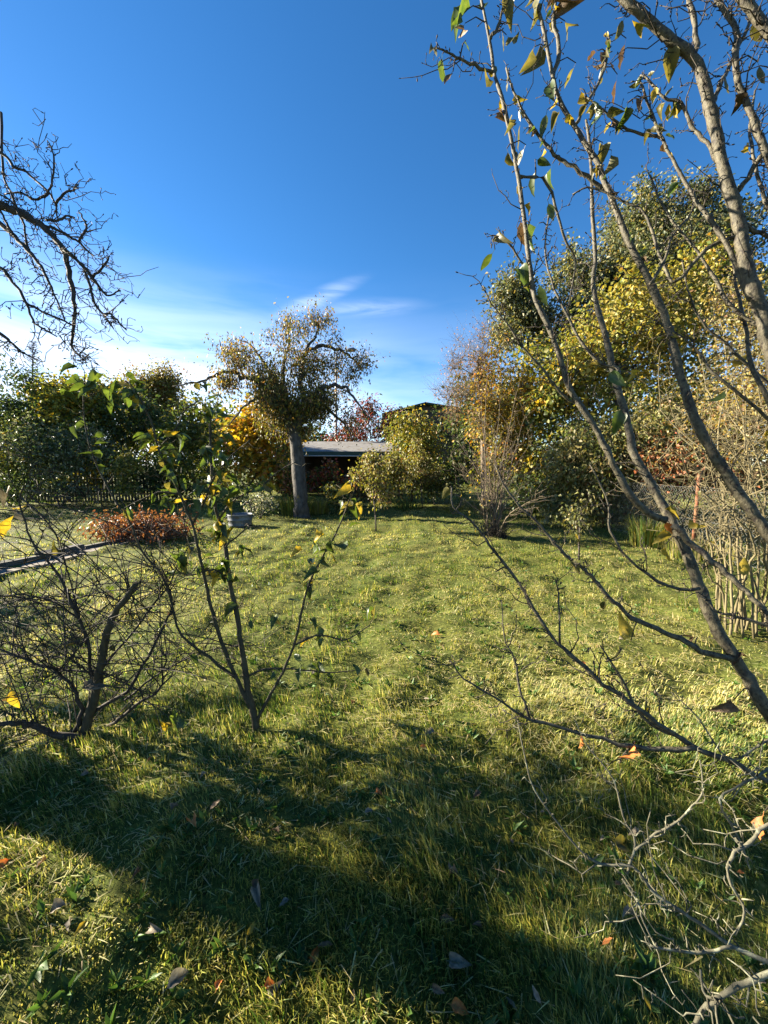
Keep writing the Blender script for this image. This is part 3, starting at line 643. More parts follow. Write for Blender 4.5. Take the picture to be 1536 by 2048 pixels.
def buds(mb, Pm, g, size=.006):
    tip = Pm[:, -1]; d = Pm[:, -1] - Pm[:, -2]; d /= np.linalg.norm(d, axis=1, keepdims=True) + 1e-9
    s_ = size * g.uniform(.7, 1.4, (len(tip), 1, 1)); tt = np.array([-.2, .5, 1.0, 1.7])[None, :, None]
    mb.tubes(tip[:, None] + d[:, None] * tt * s_, np.array([.25, .42, .38, .05])[None] * s_[:, :, 0], 4)

# ------------------------------------------------------------------ the old pear tree
def pear():
    d = 12.0; b = gb(603, d); t = thing('pear_tree', tuple(b), 'old leaning pear tree with thick grey trunk and thinning yellow leaves', 'tree'); g = np.random.default_rng(77)
    C, R = trace([(601, 990), (597, 935), (591, 890), (583, 855), (575, 825)], 13, 10, d, d, k=16, wob=.06, pre=[(*(b - (0, 0, .12)), .29), (*(b + (0, 0, .12)), .235), (*(b + (-.01, 0, .35)), .21)])
    m = MB(); m.tubes(C, R, 14); m.build('trunk', M['bark_pear'], t)
    limbs = [([(586, 872), (562, 822), (538, 795), (516, 765), (488, 752), (455, 744), (425, 754), (388, 765), (345, 773)], 8, 1.0, d, 11.2),
             ([(592, 868), (608, 812), (636, 780), (668, 770), (693, 778), (714, 805), (740, 838)], 7, 1.0, d, 11.6),
             ([(588, 860), (603, 800), (602, 745), (612, 700), (632, 672), (640, 640)], 7, 1.0, d, 12.4),
             ([(612, 705), (640, 690), (672, 698), (700, 712), (722, 735), (742, 728)], 4, .9, 12.1, 12.8),
             ([(583, 855), (570, 790), (566, 730), (578, 690), (574, 650)], 6, .9, d, 12.9),
             ([(562, 822), (545, 760), (520, 715), (500, 690), (470, 678)], 5, .9, d, 12.8),
             ([(538, 795), (505, 800), (478, 825), (458, 850)], 4, 1, 11.8, 11.0),
             ([(598, 845), (632, 805), (662, 825), (690, 850), (705, 880)], 5, 1, d, 12.7),
             ([(488, 752), (468, 715), (445, 700), (438, 680)], 3, .8, 11.7, 12.2)]
    nodes = []
    for pts, r0, r1, d0, d1 in limbs:
        C, R = trace(pts, r0, r1, d0, d1, k=len(pts) * 4, wob=.5); m = MB(); m.tubes(C, R, 7); m.build('limb', M['bark_pear'], t); nodes.append(C)
    st = []; off = 0
    for C in nodes:
        for i, p in enumerate(C): st.append((p, off + i - 1 if i else -1))
        off += len(C)
    att = blobs([(585, 780, 62, 85, d, 190), (560, 820, 60, 45, d, 80), (622, 825, 48, 40, d, 70), (640, 690, 50, 45, 12.3, 60), (690, 735, 45, 50, 12.4, 40), (470, 725, 45, 40, 11.8, 55), (500, 770, 45, 45, 11.6, 45), (640, 655, 18, 25, 12.4, 22), (577, 672, 14, 30, 12.6, 20), (680, 810, 45, 50, 12.2, 35), (455, 790, 28, 40, 11.5, 22)], g)
    N_, par = grow(st, att, g, step=.3, rise=.35, wob=.12); R = pipe_radius(par, .0045, 2.6); R = np.minimum(R, .035); R[:len(st)] = 0.0
    mb = MB(); idx = np.arange(len(par)) >= len(st)
    par2 = par.copy(); par2[~idx] = -1; R[:len(st)] = .03; wood(mb, N_, par2, R, 0, 9, 4)
    tp, td, pm = twigs_at(mb, att, 4, .42, .0045, g, up=.7, bend=.3); spn = np.concatenate([pm[:, 1], pm[:, 2], tp])
    mb.build('branches', M['bark_dark'], t)
    cr = MB()
    dense = (np.abs(spn[:, 0] - at(585, 0, d)[0]) < 1.05) & (spn[:, 2] < at(0, 715, d)[2])
    leaf_cloud(cr, spn[dense], 4, .26, .085, .5, [(4, OL), (3, (.055, .06, .02)), (3, YG), (2, (.30, .19, .03)), (1, BR)], g, droop=.9, up=.2)
    leaf_cloud(cr, spn[~dense], 2, .16, .085, .5, [(3, OL), (2, YG), (2, (.30, .19, .04)), (2, BR), (1, PALE)], g, droop=.9, up=.2)
    cr.build('crown', M['foliage'], t)
pear()

# ------------------------------------------------------------------ metal tub with standpipe
def tub():
    b = ground_at(481, 1053); t = thing('metal_tub', tuple(b), 'round grey zinc tub standing on the lawn left of the pear tree', 'tub'); r = .31; h = .33
    M['zinc'] = noise_mat('zinc', (.06, .07, .08), (.13, .145, .16), 5, (1, 1, .4), rough=.5, metal=.3, bump=.2, dist=.01, c3=(.09, .08, .07), scale2=6)
    an = np.linspace(0, 2 * math.pi, 33)[:-1]
    prof = [(r * .9, -.03), (r * .93, .05), (r * .95, .06), (r * .93, .07), (r * .97, h * .55), (r * .99, h * .58), (r * .97, h * .61), (r, h - .02), (r * 1.03, h), (r * .99, h + .005), (r * .96, h - .03), (r * .9, .05)]
    V = [(b[0] + q * math.cos(x), b[1] + q * math.sin(x), z) for q, z in prof for x in an]; n = 32
    Q = [(i * n + j, i * n + (j + 1) % n, (i + 1) * n + (j + 1) % n, (i + 1) * n + j) for i in range(len(prof) - 1) for j in range(n)]
    m = MB(); m.add(V, Q); m.build('wall', M['zinc'], t)
    m = MB(); m.add([(b[0] + r * .97 * math.cos(x), b[1] + r * .97 * math.sin(x), h * .72) for x in an] + [(b[0], b[1], h * .72)], None, [(i, (i + 1) % n, n) for i in range(n)])
    M['tub_water'] = noise_mat('tub_water', (.012, .014, .012), (.02, .022, .018), 3, rough=.08, bump=.02, spec=.5); m.build('water', M['tub_water'], t)
    m = MB()
    for s_ in (-1, 1):
        c = b + np.array((s_ * r * 1.0, 0, h * .8)); m.tubes(np.array([c + (0, -.07, .02), c + (s_ * .04, -.05, -.02), c + (s_ * .045, .05, -.02), c + (0, .07, .02)]), np.full(4, .008), 5)
    m.build('handle', M['zinc'], t)
    p = ground_at(503, 1047); q = thing('standpipe', tuple(p), 'thin dark bent water pipe rising behind the metal tub', 'water pipe'); M['iron'] = noise_mat('iron_pipe', (.03, .028, .026), (.07, .06, .05), 20, rough=.6, metal=.3)
    m = MB(); m.tubes(smooth_path(p + np.array([(0, 0, -.05), (0, 0, .3), (0, -.01, .5), (-.03, -.03, .57), (-.1, -.06, .58), (-.16, -.08, .54), (-.17, -.08, .5)]), np.full(7, .017), 22)[0], np.full(22, .017), 8); pipe_ = m.build('pipe', M['iron'], q)
    m = MB(); m.box(p + np.array((-.05, -.035, .61)), (.09, .02, .02)); m.tubes(np.array([p + (-.05, -.035, .57), p + (-.05, -.035, .62)]), np.array([.008, .008]), 6); m.build('tap_handle', M['iron'], pipe_, smooth=False)
tub()

# ------------------------------------------------------------------ heap of cut branches with withered leaves
def brush_pile():
    g = np.random.default_rng(15); c = ground_at(285, 1078); t = thing('brush_pile', tuple(c), 'heap of cut branches with withered red brown leaves on the lawn', 'brush pile')
    n = 150; m = MB(); a_ = g.uniform(0, 6.28, n); p = c + np.stack([g.normal(size=n) * .42, g.normal(size=n) * .3, g.random(n) * .42], -1)
    d = np.stack([np.cos(a_), np.sin(a_) * .7, g.uniform(-.05, .55, n)], -1); L_ = g.uniform(.3, .8, n)[:, None, None]; tt = np.linspace(-.5, .6, 5)[None, :, None]
    Pm = p[:, None] + d[:, None] * tt * L_ + g.normal(size=(n, 5, 3)) * .02; Pm[:, :, 2] = np.maximum(Pm[:, :, 2], .02); m.tubes(Pm, np.tile(np.linspace(.011, .003, 5), (n, 1)), 4); m.build('cut_branches', M['bark_tan'], t)
    pts = Pm[:, 1:].reshape(-1, 3); m = MB(); leaf_cloud(m, pts, 6, .17, .095, .42, [(4, (.19, .07, .03)), (3, (.14, .05, .025)), (2, (.25, .13, .06)), (2, (.09, .04, .025))], g, droop=.5, up=.2); v = m.V[0]; v[:, 2] = np.maximum(v[:, 2], .015); m.build('withered_leaves', M['foliage'], t)
brush_pile()

# ------------------------------------------------------------------ right hand side
SILC = [(4, (.10, .12, .06)), (3, (.17, .18, .11)), (2, (.06, .07, .03)), (2, (.22, .19, .06))]
def oak():
    d = 24; g = np.random.default_rng(91); b = gb(1235, d); tr = [b + np.array((0, 0, z)) for z in (2, 4, 6)] + [at(1225, 640, d), at(1235, 560, d)]
    att = blobs([(1290, 455, 105, 62, d, 130), (1390, 470, 60, 60, d, 60), (1195, 545, 80, 70, d, 90), (1035, 620, 55, 58, d, 70), (1110, 640, 70, 60, d, 60), (1330, 580, 150, 110, d, 130), (1180, 720, 170, 90, d, 110), (1440, 560, 90, 150, d, 90)], g)
    make_tree('oak_tree', b, 'tallest tree, grey green oak towering behind the yellow maple', 'tree', stem_start(b, tr), att, SILC, seed=91, leaf=(.22, .55), per=21, spread=.5, step=.8, trunk_r=.32, tip=.012, thick=.05, fine=2, fine_len=.7, fine_r=.008, wob=.15)
oak()
def maple():
    d = 12.3; g = np.random.default_rng(92); b = gb(1215, d); tr = [b + np.array((.02, 0, 1.2)), b + np.array((.1, 0, 2.4)), at(1235, 720, d), at(1250, 640, d)]
    low = blobs([(1140, 860, 85, 95, d, 130), (1250, 880, 120, 90, d, 130), (1110, 770, 60, 80, d, 70), (1190, 960, 110, 50, d, 80)], g)
    top = blobs([(1180, 720, 90, 100, d, 150), (1290, 660, 110, 110, d, 190), (1360, 570, 65, 65, d, 80), (1400, 700, 90, 120, d, 110), (1420, 530, 40, 45, d, 30)], g)
    att = np.concatenate([low, top])
    t = make_tree('maple_tree', b, 'large maple with yellow and green autumn leaves right of the lawn', 'tree', stem_start(b, tr), att, [(3, YG), (3, (.11, .13, .03)), (2, Y_)], seed=92, leaf=(.125, .85), per=0, step=.6, trunk_r=.13, tip=.006, thick=.03, fine=2, fine_len=.4, bark='bark_dark')
    cr = MB(); leaf_cloud(cr, top, 21, .42, .13, .85, [(3, (.30, .24, .04)), (4, YG), (1, (.36, .20, .03)), (2, (.10, .12, .03))], g, patch=[(3, (.30, .24, .04)), (4, (.21, .20, .035)), (2, (.12, .14, .03))], droop=.4)
    leaf_cloud(cr, low, 22, .42, .135, .85, [(4, (.10, .125, .03)), (3, YG), (2, Y_), (1, DG)], g, patch=[(3, (.10, .13, .03)), (2, YG), (2, (.40, .27, .03)), (1, G_)], droop=.4); cr.build('crown', M['foliage'], t)
maple()
def orange_tree():
    d = 13.2; g = np.random.default_rng(93); b = gb(968, d); tr = [b + np.array((-.05, 0, 1.)), at(966, 880, d), at(962, 800, d), at(955, 740, d)]
    att = blobs([(935, 735, 48, 70, d, 120), (905, 790, 38, 50, d, 60), (985, 730, 45, 80, d, 80), (975, 860, 55, 80, d, 110), (1010, 920, 50, 60, d, 60), (1040, 800, 40, 80, d, 60)], g)
    t = make_tree('orange_twiggy_tree', b, 'slender tree with orange yellow leaves and fine bare twigs at its left top', 'tree', stem_start(b, tr), att, [], seed=93, per=0, step=.5, trunk_r=.09, tip=.005, thick=.025, fine=7, fine_len=.55, fine_r=.004, fine_up=.8, bark='bark_tan')
    right = att[:, 0] + .25 * (at(0, 850, d)[2] - att[:, 2]) > at(935, 0, d)[0]
    cr = MB(); leaf_cloud(cr, att[right], 24, .34, .10, .7, [(3, (.38, .25, .035)), (2, Y_), (4, YG), (1, OR)], g, patch=[(3, (.36, .25, .035)), (4, YG), (1, (.40, .19, .03))], droop=.4)
    leaf_cloud(cr, att[~right], 7, .4, .06, .6, [(3, (.32, .17, .08)), (2, (.38, .2, .04)), (1, BR)], g, droop=.5); cr.build('crown', M['foliage'], t)
orange_tree()
shrub('golden_hedge_tree', 1050, 14.2, 'golden yellow hedge tree between the orange twiggy tree and the maple', [(1055, 800, 60, 90, 14.2, 120), (1030, 900, 70, 80, 14.2, 120), (1080, 960, 70, 40, 14.2, 60)], [(3, (.32, .24, .03)), (4, YG), (2, G_)], 84, 'tree', stems=3, leaf=(.13, .8), per=22, spread=.42, patch=[(2, (.36, .25, .03)), (4, YG), (1, (.1, .13, .03))], step=.5, thick=.03)
shrub('green_hedge_tree', 1340, 14, 'yellow green hedge tree right of the maple behind the fence', [(1330, 830, 110, 90, 14, 150), (1400, 900, 110, 70, 14, 110), (1280, 930, 90, 60, 14, 80)], [(3, YG), (3, (.10, .13, .03)), (1, Y_)], 85, 'tree', stems=3, leaf=(.14, .75), per=22, spread=.45, step=.5, thick=.03)
PALES = [(3, PALE), (3, (.20, .19, .09)), (2, YG), (2, (.09, .11, .035)), (1, BR)]
shrub('hazel_shrub', 1225, 9.8, 'pale leaved hazel shrub at the edge of the lawn', [(1170, 930, 75, 62, 9.8, 150), (1250, 880, 70, 75, 9.8, 130), (1235, 1000, 75, 38, 9.8, 90), (1130, 990, 45, 35, 9.8, 40)], PALES, 80, stems=5, leaf=(.095, .62), per=20, spread=.26, droop=.4, step=.35, thick=.016, fine=1, patch=[(3, PALE), (2, (.10, .12, .035)), (2, (.2, .18, .07))])
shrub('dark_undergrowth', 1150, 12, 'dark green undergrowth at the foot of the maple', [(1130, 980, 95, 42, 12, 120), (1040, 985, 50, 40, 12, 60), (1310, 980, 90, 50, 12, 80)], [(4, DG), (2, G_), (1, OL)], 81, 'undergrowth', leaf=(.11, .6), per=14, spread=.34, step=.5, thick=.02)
shrub('russet_bush', 1345, 8.6, 'low russet leaved bush behind the rusty fence post', [(1345, 930, 48, 22, 8.6, 50), (1420, 950, 60, 40, 8.6, 60)], [(3, (.34, .12, .05)), (2, BR), (2, PALE)], 82, 'bush', leaf=(.08, .6), per=8, spread=.22, step=.35, thick=.015, fine=2)
shrub('yellow_thicket', 1470, 8.4, 'tangled yellow leaved thicket behind the bare stems at the right', [(1460, 800, 95, 120, 8.4, 160), (1520, 900, 90, 100, 8.4, 90), (1500, 660, 70, 90, 8.4, 60)], [(3, (.30, .22, .05)), (2, PALE), (2, OL), (1, BR)], 83, 'thicket', stems=6, leaf=(.075, .7), per=5, spread=.26, step=.4, thick=.016, fine=4, fine_len=.5, bark='bark_tan')
def bare_shrub():
    d = 8.4; b = ground_at(990, 1074); g = np.random.default_rng(94); t = thing('bare_shrub', tuple(b), 'leafless many stemmed shrub with shaggy base on the lawn', 'shrub')
    tops = [(915, 880), (905, 930), (935, 830), (962, 790), (975, 740), (1000, 800), (1020, 850), (1050, 830), (1065, 880), (1080, 930), (1035, 780), (990, 860), (945, 900), (1060, 960), (895, 980), (1010, 900), (968, 850), (1085, 990), (925, 950)]
    tw = MB()
    for k, (x, y) in enumerate(tops):
        dt = d + g.normal() * .45; p0 = b + np.array((g.normal() * .1, g.normal() * .1, .0)); tip = at(x, y, dt); mid = p0 + (tip - p0) * .5 + np.array((-(tip - p0)[0] * .12, 0, .18)) + g.normal(size=3) * .05
        C, R = smooth_path([p0, p0 + (mid - p0) * .45 + (0, 0, .08), mid, tip], [.017, .013, .010, .003], 14); C = C + g.normal(size=C.shape) * .008; m = MB(); m.tubes(C, R, 6); m.build('stem', M['bark_tan'], t)
        Pm = spurs(tw, C, R, 16, .42, .0045, g, .3, 1., fwd=1.1, up=.5, k=5, zig=.06)
        spurs(tw, Pm.reshape(-1, 3), np.full(Pm.shape[0] * 5, .004), 16, .2, .003, g, fwd=.3, up=.5)
    tw.build('twigs', M['bark_tan'], t)
    m = MB(); n = 420; a_ = g.uniform(0, 6.28, n); o = g.random(n) ** .6 * .26; p = b + np.stack([np.cos(a_) * o, np.sin(a_) * o, 0 * o], -1)
    twigs_at(m, p, 1, .36, .0045, g, dirs=np.stack([np.cos(a_) * .35, np.sin(a_) * .35, np.full(n, 1.6)], -1), bend=.3); m.build('shaggy_base', M['bark_dark'], t)
    m = MB(); leaf_cloud(m, along(C, 30, g)[0], 2, .3, .06, .7, [(1, Y_), (1, PALE)], g, droop=.6); m.build('crown', M['foliage'], t)
bare_shrub()
def young(px, py, label, stem, crown, seed, cols, leaf=.07, per=8, d=None, r=.012, name='young_tree'):
    b = ground_at(px, py); d = d or float(b[1] * cp + CAM_H * sp); g = np.random.default_rng(seed); tr = [at(x, y, d) for x, y in stem]
    return make_tree(name, b, label, 'sapling', stem_start(b, tr), blobs([(x, y, rx, ry, d, n) for x, y, rx, ry, n in crown], g), cols, seed=seed, leaf=(leaf, .6), per=per, spread=.16, step=.2, trunk_r=r * 1.5, tip=.003, thick=.008, fine=1, fine_len=.2, fine_r=.0025, bark='bark_dark', droop=.6)
young(752, 1061, 'thin young tree with drooping yellowish leaves in the middle of the lawn', [(751, 1030), (748, 1000), (747, 960)], [(742, 955, 28, 34, 60), (756, 985, 18, 20, 18)], 95, [(3, YG), (2, OL), (2, PALE), (1, BR)], per=9)
young(845, 1018, 'young tree with thin trunk in front of the yellow green shrub', [(844, 1000), (842, 975), (842, 940)], [(842, 945, 38, 32, 80), (840, 905, 24, 26, 30)], 96, [(3, OL), (3, YG), (1, BR), (2, PALE)], per=9, leaf=.08)
young(1158, 1122, 'small sapling with pale leaves in front of the hazel shrub', [(1158, 1090), (1160, 1055), (1161, 1020)], [(1160, 1030, 22, 36, 26), (1172, 1000, 12, 20, 8)], 97, [(1, PALE), (3, OL), (2, (.1, .11, .04))], per=3, leaf=.065, r=.010)

# ------------------------------------------------------------------ chain link fence on the right boundary
def fence():
    X = 5.55; y0, y1, H = 4.2, 10.6, 1.22; t = thing('chain_link_fence', (X, y0, 0), 'grey chain link fence with rusty post along the right boundary', 'fence')
    M['rust'] = noise_mat('rusty_iron', (.10, .035, .018), (.22, .085, .04), 12, bump=.4, dist=.004); M['wire'] = noise_mat('fence_wire', (.16, .165, .16), (.30, .31, .30), 30, rough=.5, metal=.5, bump=.1)
    for y in (6.75, 9.6, 4.3):
        m = MB(); m.tubes(np.array([(X - .02, y, -.1), (X - .02, y, .7), (X - .03, y, 1.43)]), np.full(3, .03), 10); m.build('post', M['rust'], t)
    for z in (.08, .62, 1.2):
        m = MB(); yy = np.linspace(y0, y1, 9); m.tubes(np.stack([np.full(9, X + .015), yy, z + .012 * np.sin(yy * 4)], -1), np.full(9, .0022), 4); m.build('tension_wire', M['wire'], t)
    cell = .062; n = int((y1 - y0) / cell); k = int(H / (cell / 1)) + 1; j = np.arange(k); Pm = np.zeros((n, k, 3))
    for i in range(n): Pm[i, :, 0] = X + .004 * ((j + i) % 2); Pm[i, :, 1] = y0 + i * cell + np.where((j % 2) == 0, -.5, .5) * cell * 1.02; Pm[i, :, 2] = .03 + j * cell * .98
    Pm[:, :, 0] += .02 * np.sin(Pm[:, :, 1] * 2.2) * np.sin(Pm[:, :, 2] * 2.5)
    m = MB(); m.tubes(Pm, np.full((n, k), .0021), 3, cap=False); tag(m.build('wire_mesh', M['wire'], t), kind='stuff')
fence()

# ------------------------------------------------------------------ single leaves (each its own object, meshes shared)
def leaf_mesh(key, mat, ratio, curl, cup, wave, seed):
    g = random.Random(seed); n = 6; V = []; Fc = []
    for i in range(n + 1):
        t = i / n; w = ratio * .5 * (math.sin(math.pi * t ** .8) ** .85 if 0 < t < 1 else 0.02); x = t; z = -curl * t * t + .02 * math.sin(t * 9 + seed)
        wz = cup * w
        V += [(x, w, z + wz + wave * g.uniform(-1, 1) * w), (x, 0, z), (x, -w, z + wz + wave * g.uniform(-1, 1) * w)]
    for i in range(n):
        a_ = i * 3; Fc += [(a_, a_ + 1, a_ + 4, a_ + 3), (a_ + 1, a_ + 2, a_ + 5, a_ + 4)]
    k = len(V); V += [(-.22, .012, .03), (-.22, -.012, .03), (0.02, -.012, 0.004), (0.02, .012, 0.004)]; Fc.append((k, k + 1, k + 2, k + 3))
    me = bpy.data.meshes.new('leaf_' + key); me.from_pydata(V, [], Fc); me.materials.append(M[mat]); me.polygons.foreach_set('use_smooth', [True] * len(me.polygons)); return me
LEAF = {}
for c in ('green', 'olive', 'yellow', 'brown', 'orange', 'grey'):
    LEAF[c] = [leaf_mesh('%s_%d' % (c, i), 'leaf_' + c, .42 + .07 * i, (.05, .25, .5, .8)[i], (.3, .7, 1.0, 1.5)[i] * (1.6 if c in ('brown', 'grey') else 1), .25 if c in ('green', 'olive') else .7, i) for i in range(4)]
def leaf_obj(p, axis, normal, size, colour, parent=None, name='leaf', variant=None):
    a_ = Vector(axis).normalized(); n = Vector(normal); n = (n - n.dot(a_) * a_)
    if n.length < 1e-3: n = a_.orthogonal()
    n.normalize(); s_ = n.cross(a_)
    R = Matrix((a_, s_, n)).transposed().to_4x4()
    o = bpy.data.objects.new(name, LEAF[colour][random.randrange(4) if variant is None else variant]); COL.objects.link(o)
    q = Vector(np.asarray(p) - (WORLD[parent] if parent is not None else 0))
    o.matrix_basis = Matrix.Translation(q) @ R @ Matrix.Scale(size, 4)
    if parent is not None: o.parent = parent
    return o
def hang_leaf(p, size, colour, parent, g, droop=.9, out=(0, 0, 0)):
    ax = g.normal(size=3) * .55 + np.array(out); ax[2] -= droop; ax /= np.linalg.norm(ax)
    return leaf_obj(np.asarray(p) + ax * size * .22, ax, g.normal(size=3) + np.array((0, -.3, .3)), size, colour, parent)

# ------------------------------------------------------------------ the fruit tree in the right foreground
def right_tree():
    g = np.random.default_rng(31); b = np.array((1.95, 1.42, 0.0)); t = thing('fruit_tree', tuple(b), 'silver barked many stemmed fruit tree filling the right foreground', 'tree')
    foot = lambda dx, dy, r: [(b[0] + dx, b[1] + dy, -.05, r * 1.25), (b[0] + dx * .8 - .02, b[1] + dy * .9, .25, r)]
    S = {}
    S['C'] = trace([(1620, 1560), (1522, 1400), (1498, 1358), (1468, 1316), (1441, 1267), (1419, 1226), (1400, 1177), (1380, 1128), (1363, 1084), (1346, 1047), (1326, 1010), (1304, 971), (1282, 934), (1265, 900), (1252, 835), (1241, 794), (1229, 753), (1217, 697), (1203, 644), (1191, 600), (1186, 565), (1191, 520), (1185, 430), (1183, 360), (1179, 286), (1172, 240)], 15, 2.6, 1.62, 2.15, k=80, pre=foot(-.05, 0, .05), wob=.08)
    S['A'] = trace([(1332, 1040), (1304, 1030), (1270, 1003), (1238, 950), (1217, 908), (1190, 855), (1160, 810), (1135, 768), (1124, 726), (1100, 660), (1080, 620), (1067, 585), (1060, 528), (1049, 440), (1036, 352), (1023, 282), (1007, 207), (988, 145), (979, 79), (963, 0), (950, -60)], 8.5, 3, 1.78, 1.95, k=64, wob=.1)
    S['B'] = trace([(1700, 1330), (1590, 1150), (1536, 1069), (1510, 1032), (1481, 993), (1454, 949), (1422, 900), (1393, 843), (1375, 794), (1358, 741), (1343, 676), (1323, 615), (1288, 542), (1258, 486), (1235, 427), (1208, 360), (1195, 326), (1168, 282), (1124, 211), (1106, 154), (1089, 66), (1071, 0), (1060, -60)], 13.5, 3, 1.75, 2.1, k=72, pre=foot(.12, .1, .045), wob=.08)
    S['D'] = trace([(1720, 1200), (1600, 880), (1540, 700), (1522, 624), (1501, 565), (1487, 506), (1481, 463), (1463, 396), (1445, 330), (1432, 264), (1419, 211), (1406, 163), (1388, 119), (1344, 84), (1296, 40), (1252, 0), (1200, -50)], 16, 8.5, 1.68, 1.72, k=60, pre=foot(.2, -.05, .05), wob=.07)
    S['F'] = trace([(1500, 600), (1476, 546), (1445, 475), (1410, 427), (1384, 387), (1353, 334), (1322, 273), (1300, 220), (1285, 175), (1278, 154)], 6, 2, 1.69, 1.95, wob=.2)
    S['E'] = trace([(1640, 560), (1575, 400), (1536, 317), (1516, 264), (1494, 207), (1470, 140), (1472, 60), (1436, 0), (1420, -50)], 9, 5, 1.6, 1.65, wob=.12, pre=[(b[0] + .35, b[1] + .1, 0, .07), (b[0] + .32, b[1] + .1, 1.2, .05)])
    S['E2'] = trace([(1640, 240), (1570, 110), (1536, 62), (1494, 9), (1460, -40)], 11, 9, 1.5, 1.5, wob=.1, pre=[(b[0] + .45, b[1] - .1, 0, .07), (b[0] + .4, b[1] - .15, 1.4, .05)])
    S['D2'] = trace([(1394, 130), (1390, 60), (1380, 0), (1376, -50)], 6, 4.5, 1.72, 1.8)
    S['D3'] = trace([(1470, 390), (1500, 350), (1530, 300), (1570, 240)], 6, 4, 1.7, 1.6)
    S['D4'] = trace([(1478, 440), (1520, 470), (1560, 480)], 6, 3, 1.7, 1.65)
    S['B2'] = trace([(1215, 380), (1170, 350), (1130, 325), (1110, 310), (1078, 272), (1050, 230), (1030, 190), (1012, 137)], 5, 2, 2.08, 2.1)
    S['B3'] = trace([(1150, 250), (1168, 215), (1205, 150), (1215, 100), (1218, 72)], 4, 1.8, 2.1, 2.25)
    S['B4'] = trace([(1106, 154), (1120, 100), (1106, 40), (1112, 0), (1104, -40)], 5, 3, 2.1, 2.2)
    S['B5'] = trace([(1490, 470), (1410, 500), (1360, 560), (1330, 540), (1290, 430), (1240, 400), (1180, 375), (1145, 388)], 4.5, 1.6, 1.75, 2.0)
    S['B6'] = trace([(1322, 275), (1290, 270), (1240, 250), (1200, 215), (1175, 195)], 3.6, 1.5, 1.92, 2.05)
    S['D5'] = trace([(1440, 330), (1410, 280), (1385, 255), (1360, 205), (1325, 195), (1300, 160), (1280, 150)], 5, 2, 1.71, 1.85)
    S['A2'] = trace([(1036, 352), (1090, 360), (1112, 420), (1130, 480), (1150, 520), (1140, 600), (1120, 650)], 3.4, 1.6, 1.9, 2.1)
    S['A3'] = trace([(988, 145), (955, 135), (920, 118), (895, 105), (872, 95)], 4, 1.6, 1.93, 1.9)
    S['A4'] = trace([(979, 79), (1000, 40), (1010, -20)], 4, 2, 1.93, 1.9)
    S['A5'] = trace([(1062, 545), (1040, 520), (1020, 490), (1000, 470), (985, 480)], 3, 1.4, 1.9, 1.85)
    S['A6'] = trace([(1160, 810), (1125, 790), (1095, 750), (1050, 700), (1020, 655), (985, 610), (965, 570)], 3.6, 1.4, 1.85, 1.8)
    S['G'] = trace([(1660, 1650), (1536, 1566), (1467, 1525), (1391, 1495), (1306, 1439), (1255, 1403), (1204, 1363), (1154, 1320), (1114, 1287), (1078, 1237), (1052, 1190), (1020, 1142), (980, 1092), (969, 1073), (939, 1040), (906, 1013), (903, 974)], 7, 1.8, 1.42, 1.75, k=50, pre=[(b[0], b[1], .1, .03)], wob=.25)
    S['H'] = trace([(1462, 1318), (1407, 1305), (1364, 1280), (1306, 1255), (1255, 1229), (1215, 1190), (1186, 1157), (1161, 1132), (1114, 1095), (1085, 1056), (1038, 1009), (1009, 972), (990, 930)], 7, 1.7, 1.66, 1.8, k=42, wob=.3)
    S['I'] = trace([(1344, 1050), (1396, 1099), (1436, 1132), (1476, 1168), (1512, 1204), (1560, 1250)], 8, 5, 1.74, 1.5, wob=.3)
    S['J'] = trace([(1400, 1177), (1330, 1170), (1260, 1120), (1220, 1060), (1215, 1000), (1180, 930)], 4, 1.5, 1.68, 1.8)
    S['K'] = trace([(1560, 1260), (1500, 1240), (1440, 1225), (1400, 1190)], 5, 2, 1.5, 1.62)
    S['L'] = trace([(1370, 1480), (1290, 1440), (1240, 1350), (1200, 1290)], 5, 1.5, 1.5, 1.55)
    S['M'] = trace([(1391, 1495), (1330, 1500), (1250, 1490), (1150, 1460), (1060, 1440), (1000, 1400), (930, 1360), (900, 1320)], 6, 1.3, 1.46, 1.6)
    S['N'] = trace([(1060, 1440), (1040, 1380), (1030, 1320), (1010, 1280), (1003, 1200)], 3.5, 1.2, 1.56, 1.65)
    S['O'] = trace([(1120, 1290), (1118, 1200), (1112, 1160)], 2.6, 1.2, 1.6, 1.65)
    for k_, (pl, r0_, r1_) in enumerate([([(1528, 655), (1500, 640), (1457, 609), (1431, 560), (1393, 500), (1352, 454), (1320, 400), (1300, 350)], 5, 1.8), ([(1236, 760), (1232, 738), (1200, 726), (1167, 691), (1135, 632), (1106, 571), (1090, 500), (1098, 430)], 4.5, 1.6), ([(1640, 900), (1560, 790), (1481, 717), (1452, 688), (1411, 653), (1378, 588), (1365, 520)], 4.5, 1.6),
            ([(1640, 960), (1540, 840), (1437, 755), (1416, 735), (1387, 694), (1349, 665), (1310, 640)], 4, 1.5), ([(1600, 520), (1536, 420), (1510, 330), (1500, 260), (1510, 180)], 5, 2), ([(1420, 215), (1440, 170), (1470, 110), (1500, 40), (1510, -30)], 5, 3), ([(1600, 900), (1536, 800), (1500, 720), (1490, 640), (1470, 560), (1475, 500)], 6, 2), ([(1300, 568), (1330, 520), (1345, 470), (1380, 430), (1390, 380)], 3.5, 1.5)]):
        S['T%d' % k_] = trace(pl, r0_, r1_, 1.72 + .06 * (k_ % 3), 1.95, wob=.25)
    low = []
    low.append(([(1640, 1990), (1536, 1924), (1467, 1894), (1406, 1854), (1356, 1818), (1305, 1783), (1265, 1733), (1199, 1727), (1149, 1687), (1093, 1616), (1063, 1566), (1043, 1480), (1035, 1440)], 10, 2.2, .98, 1.25))
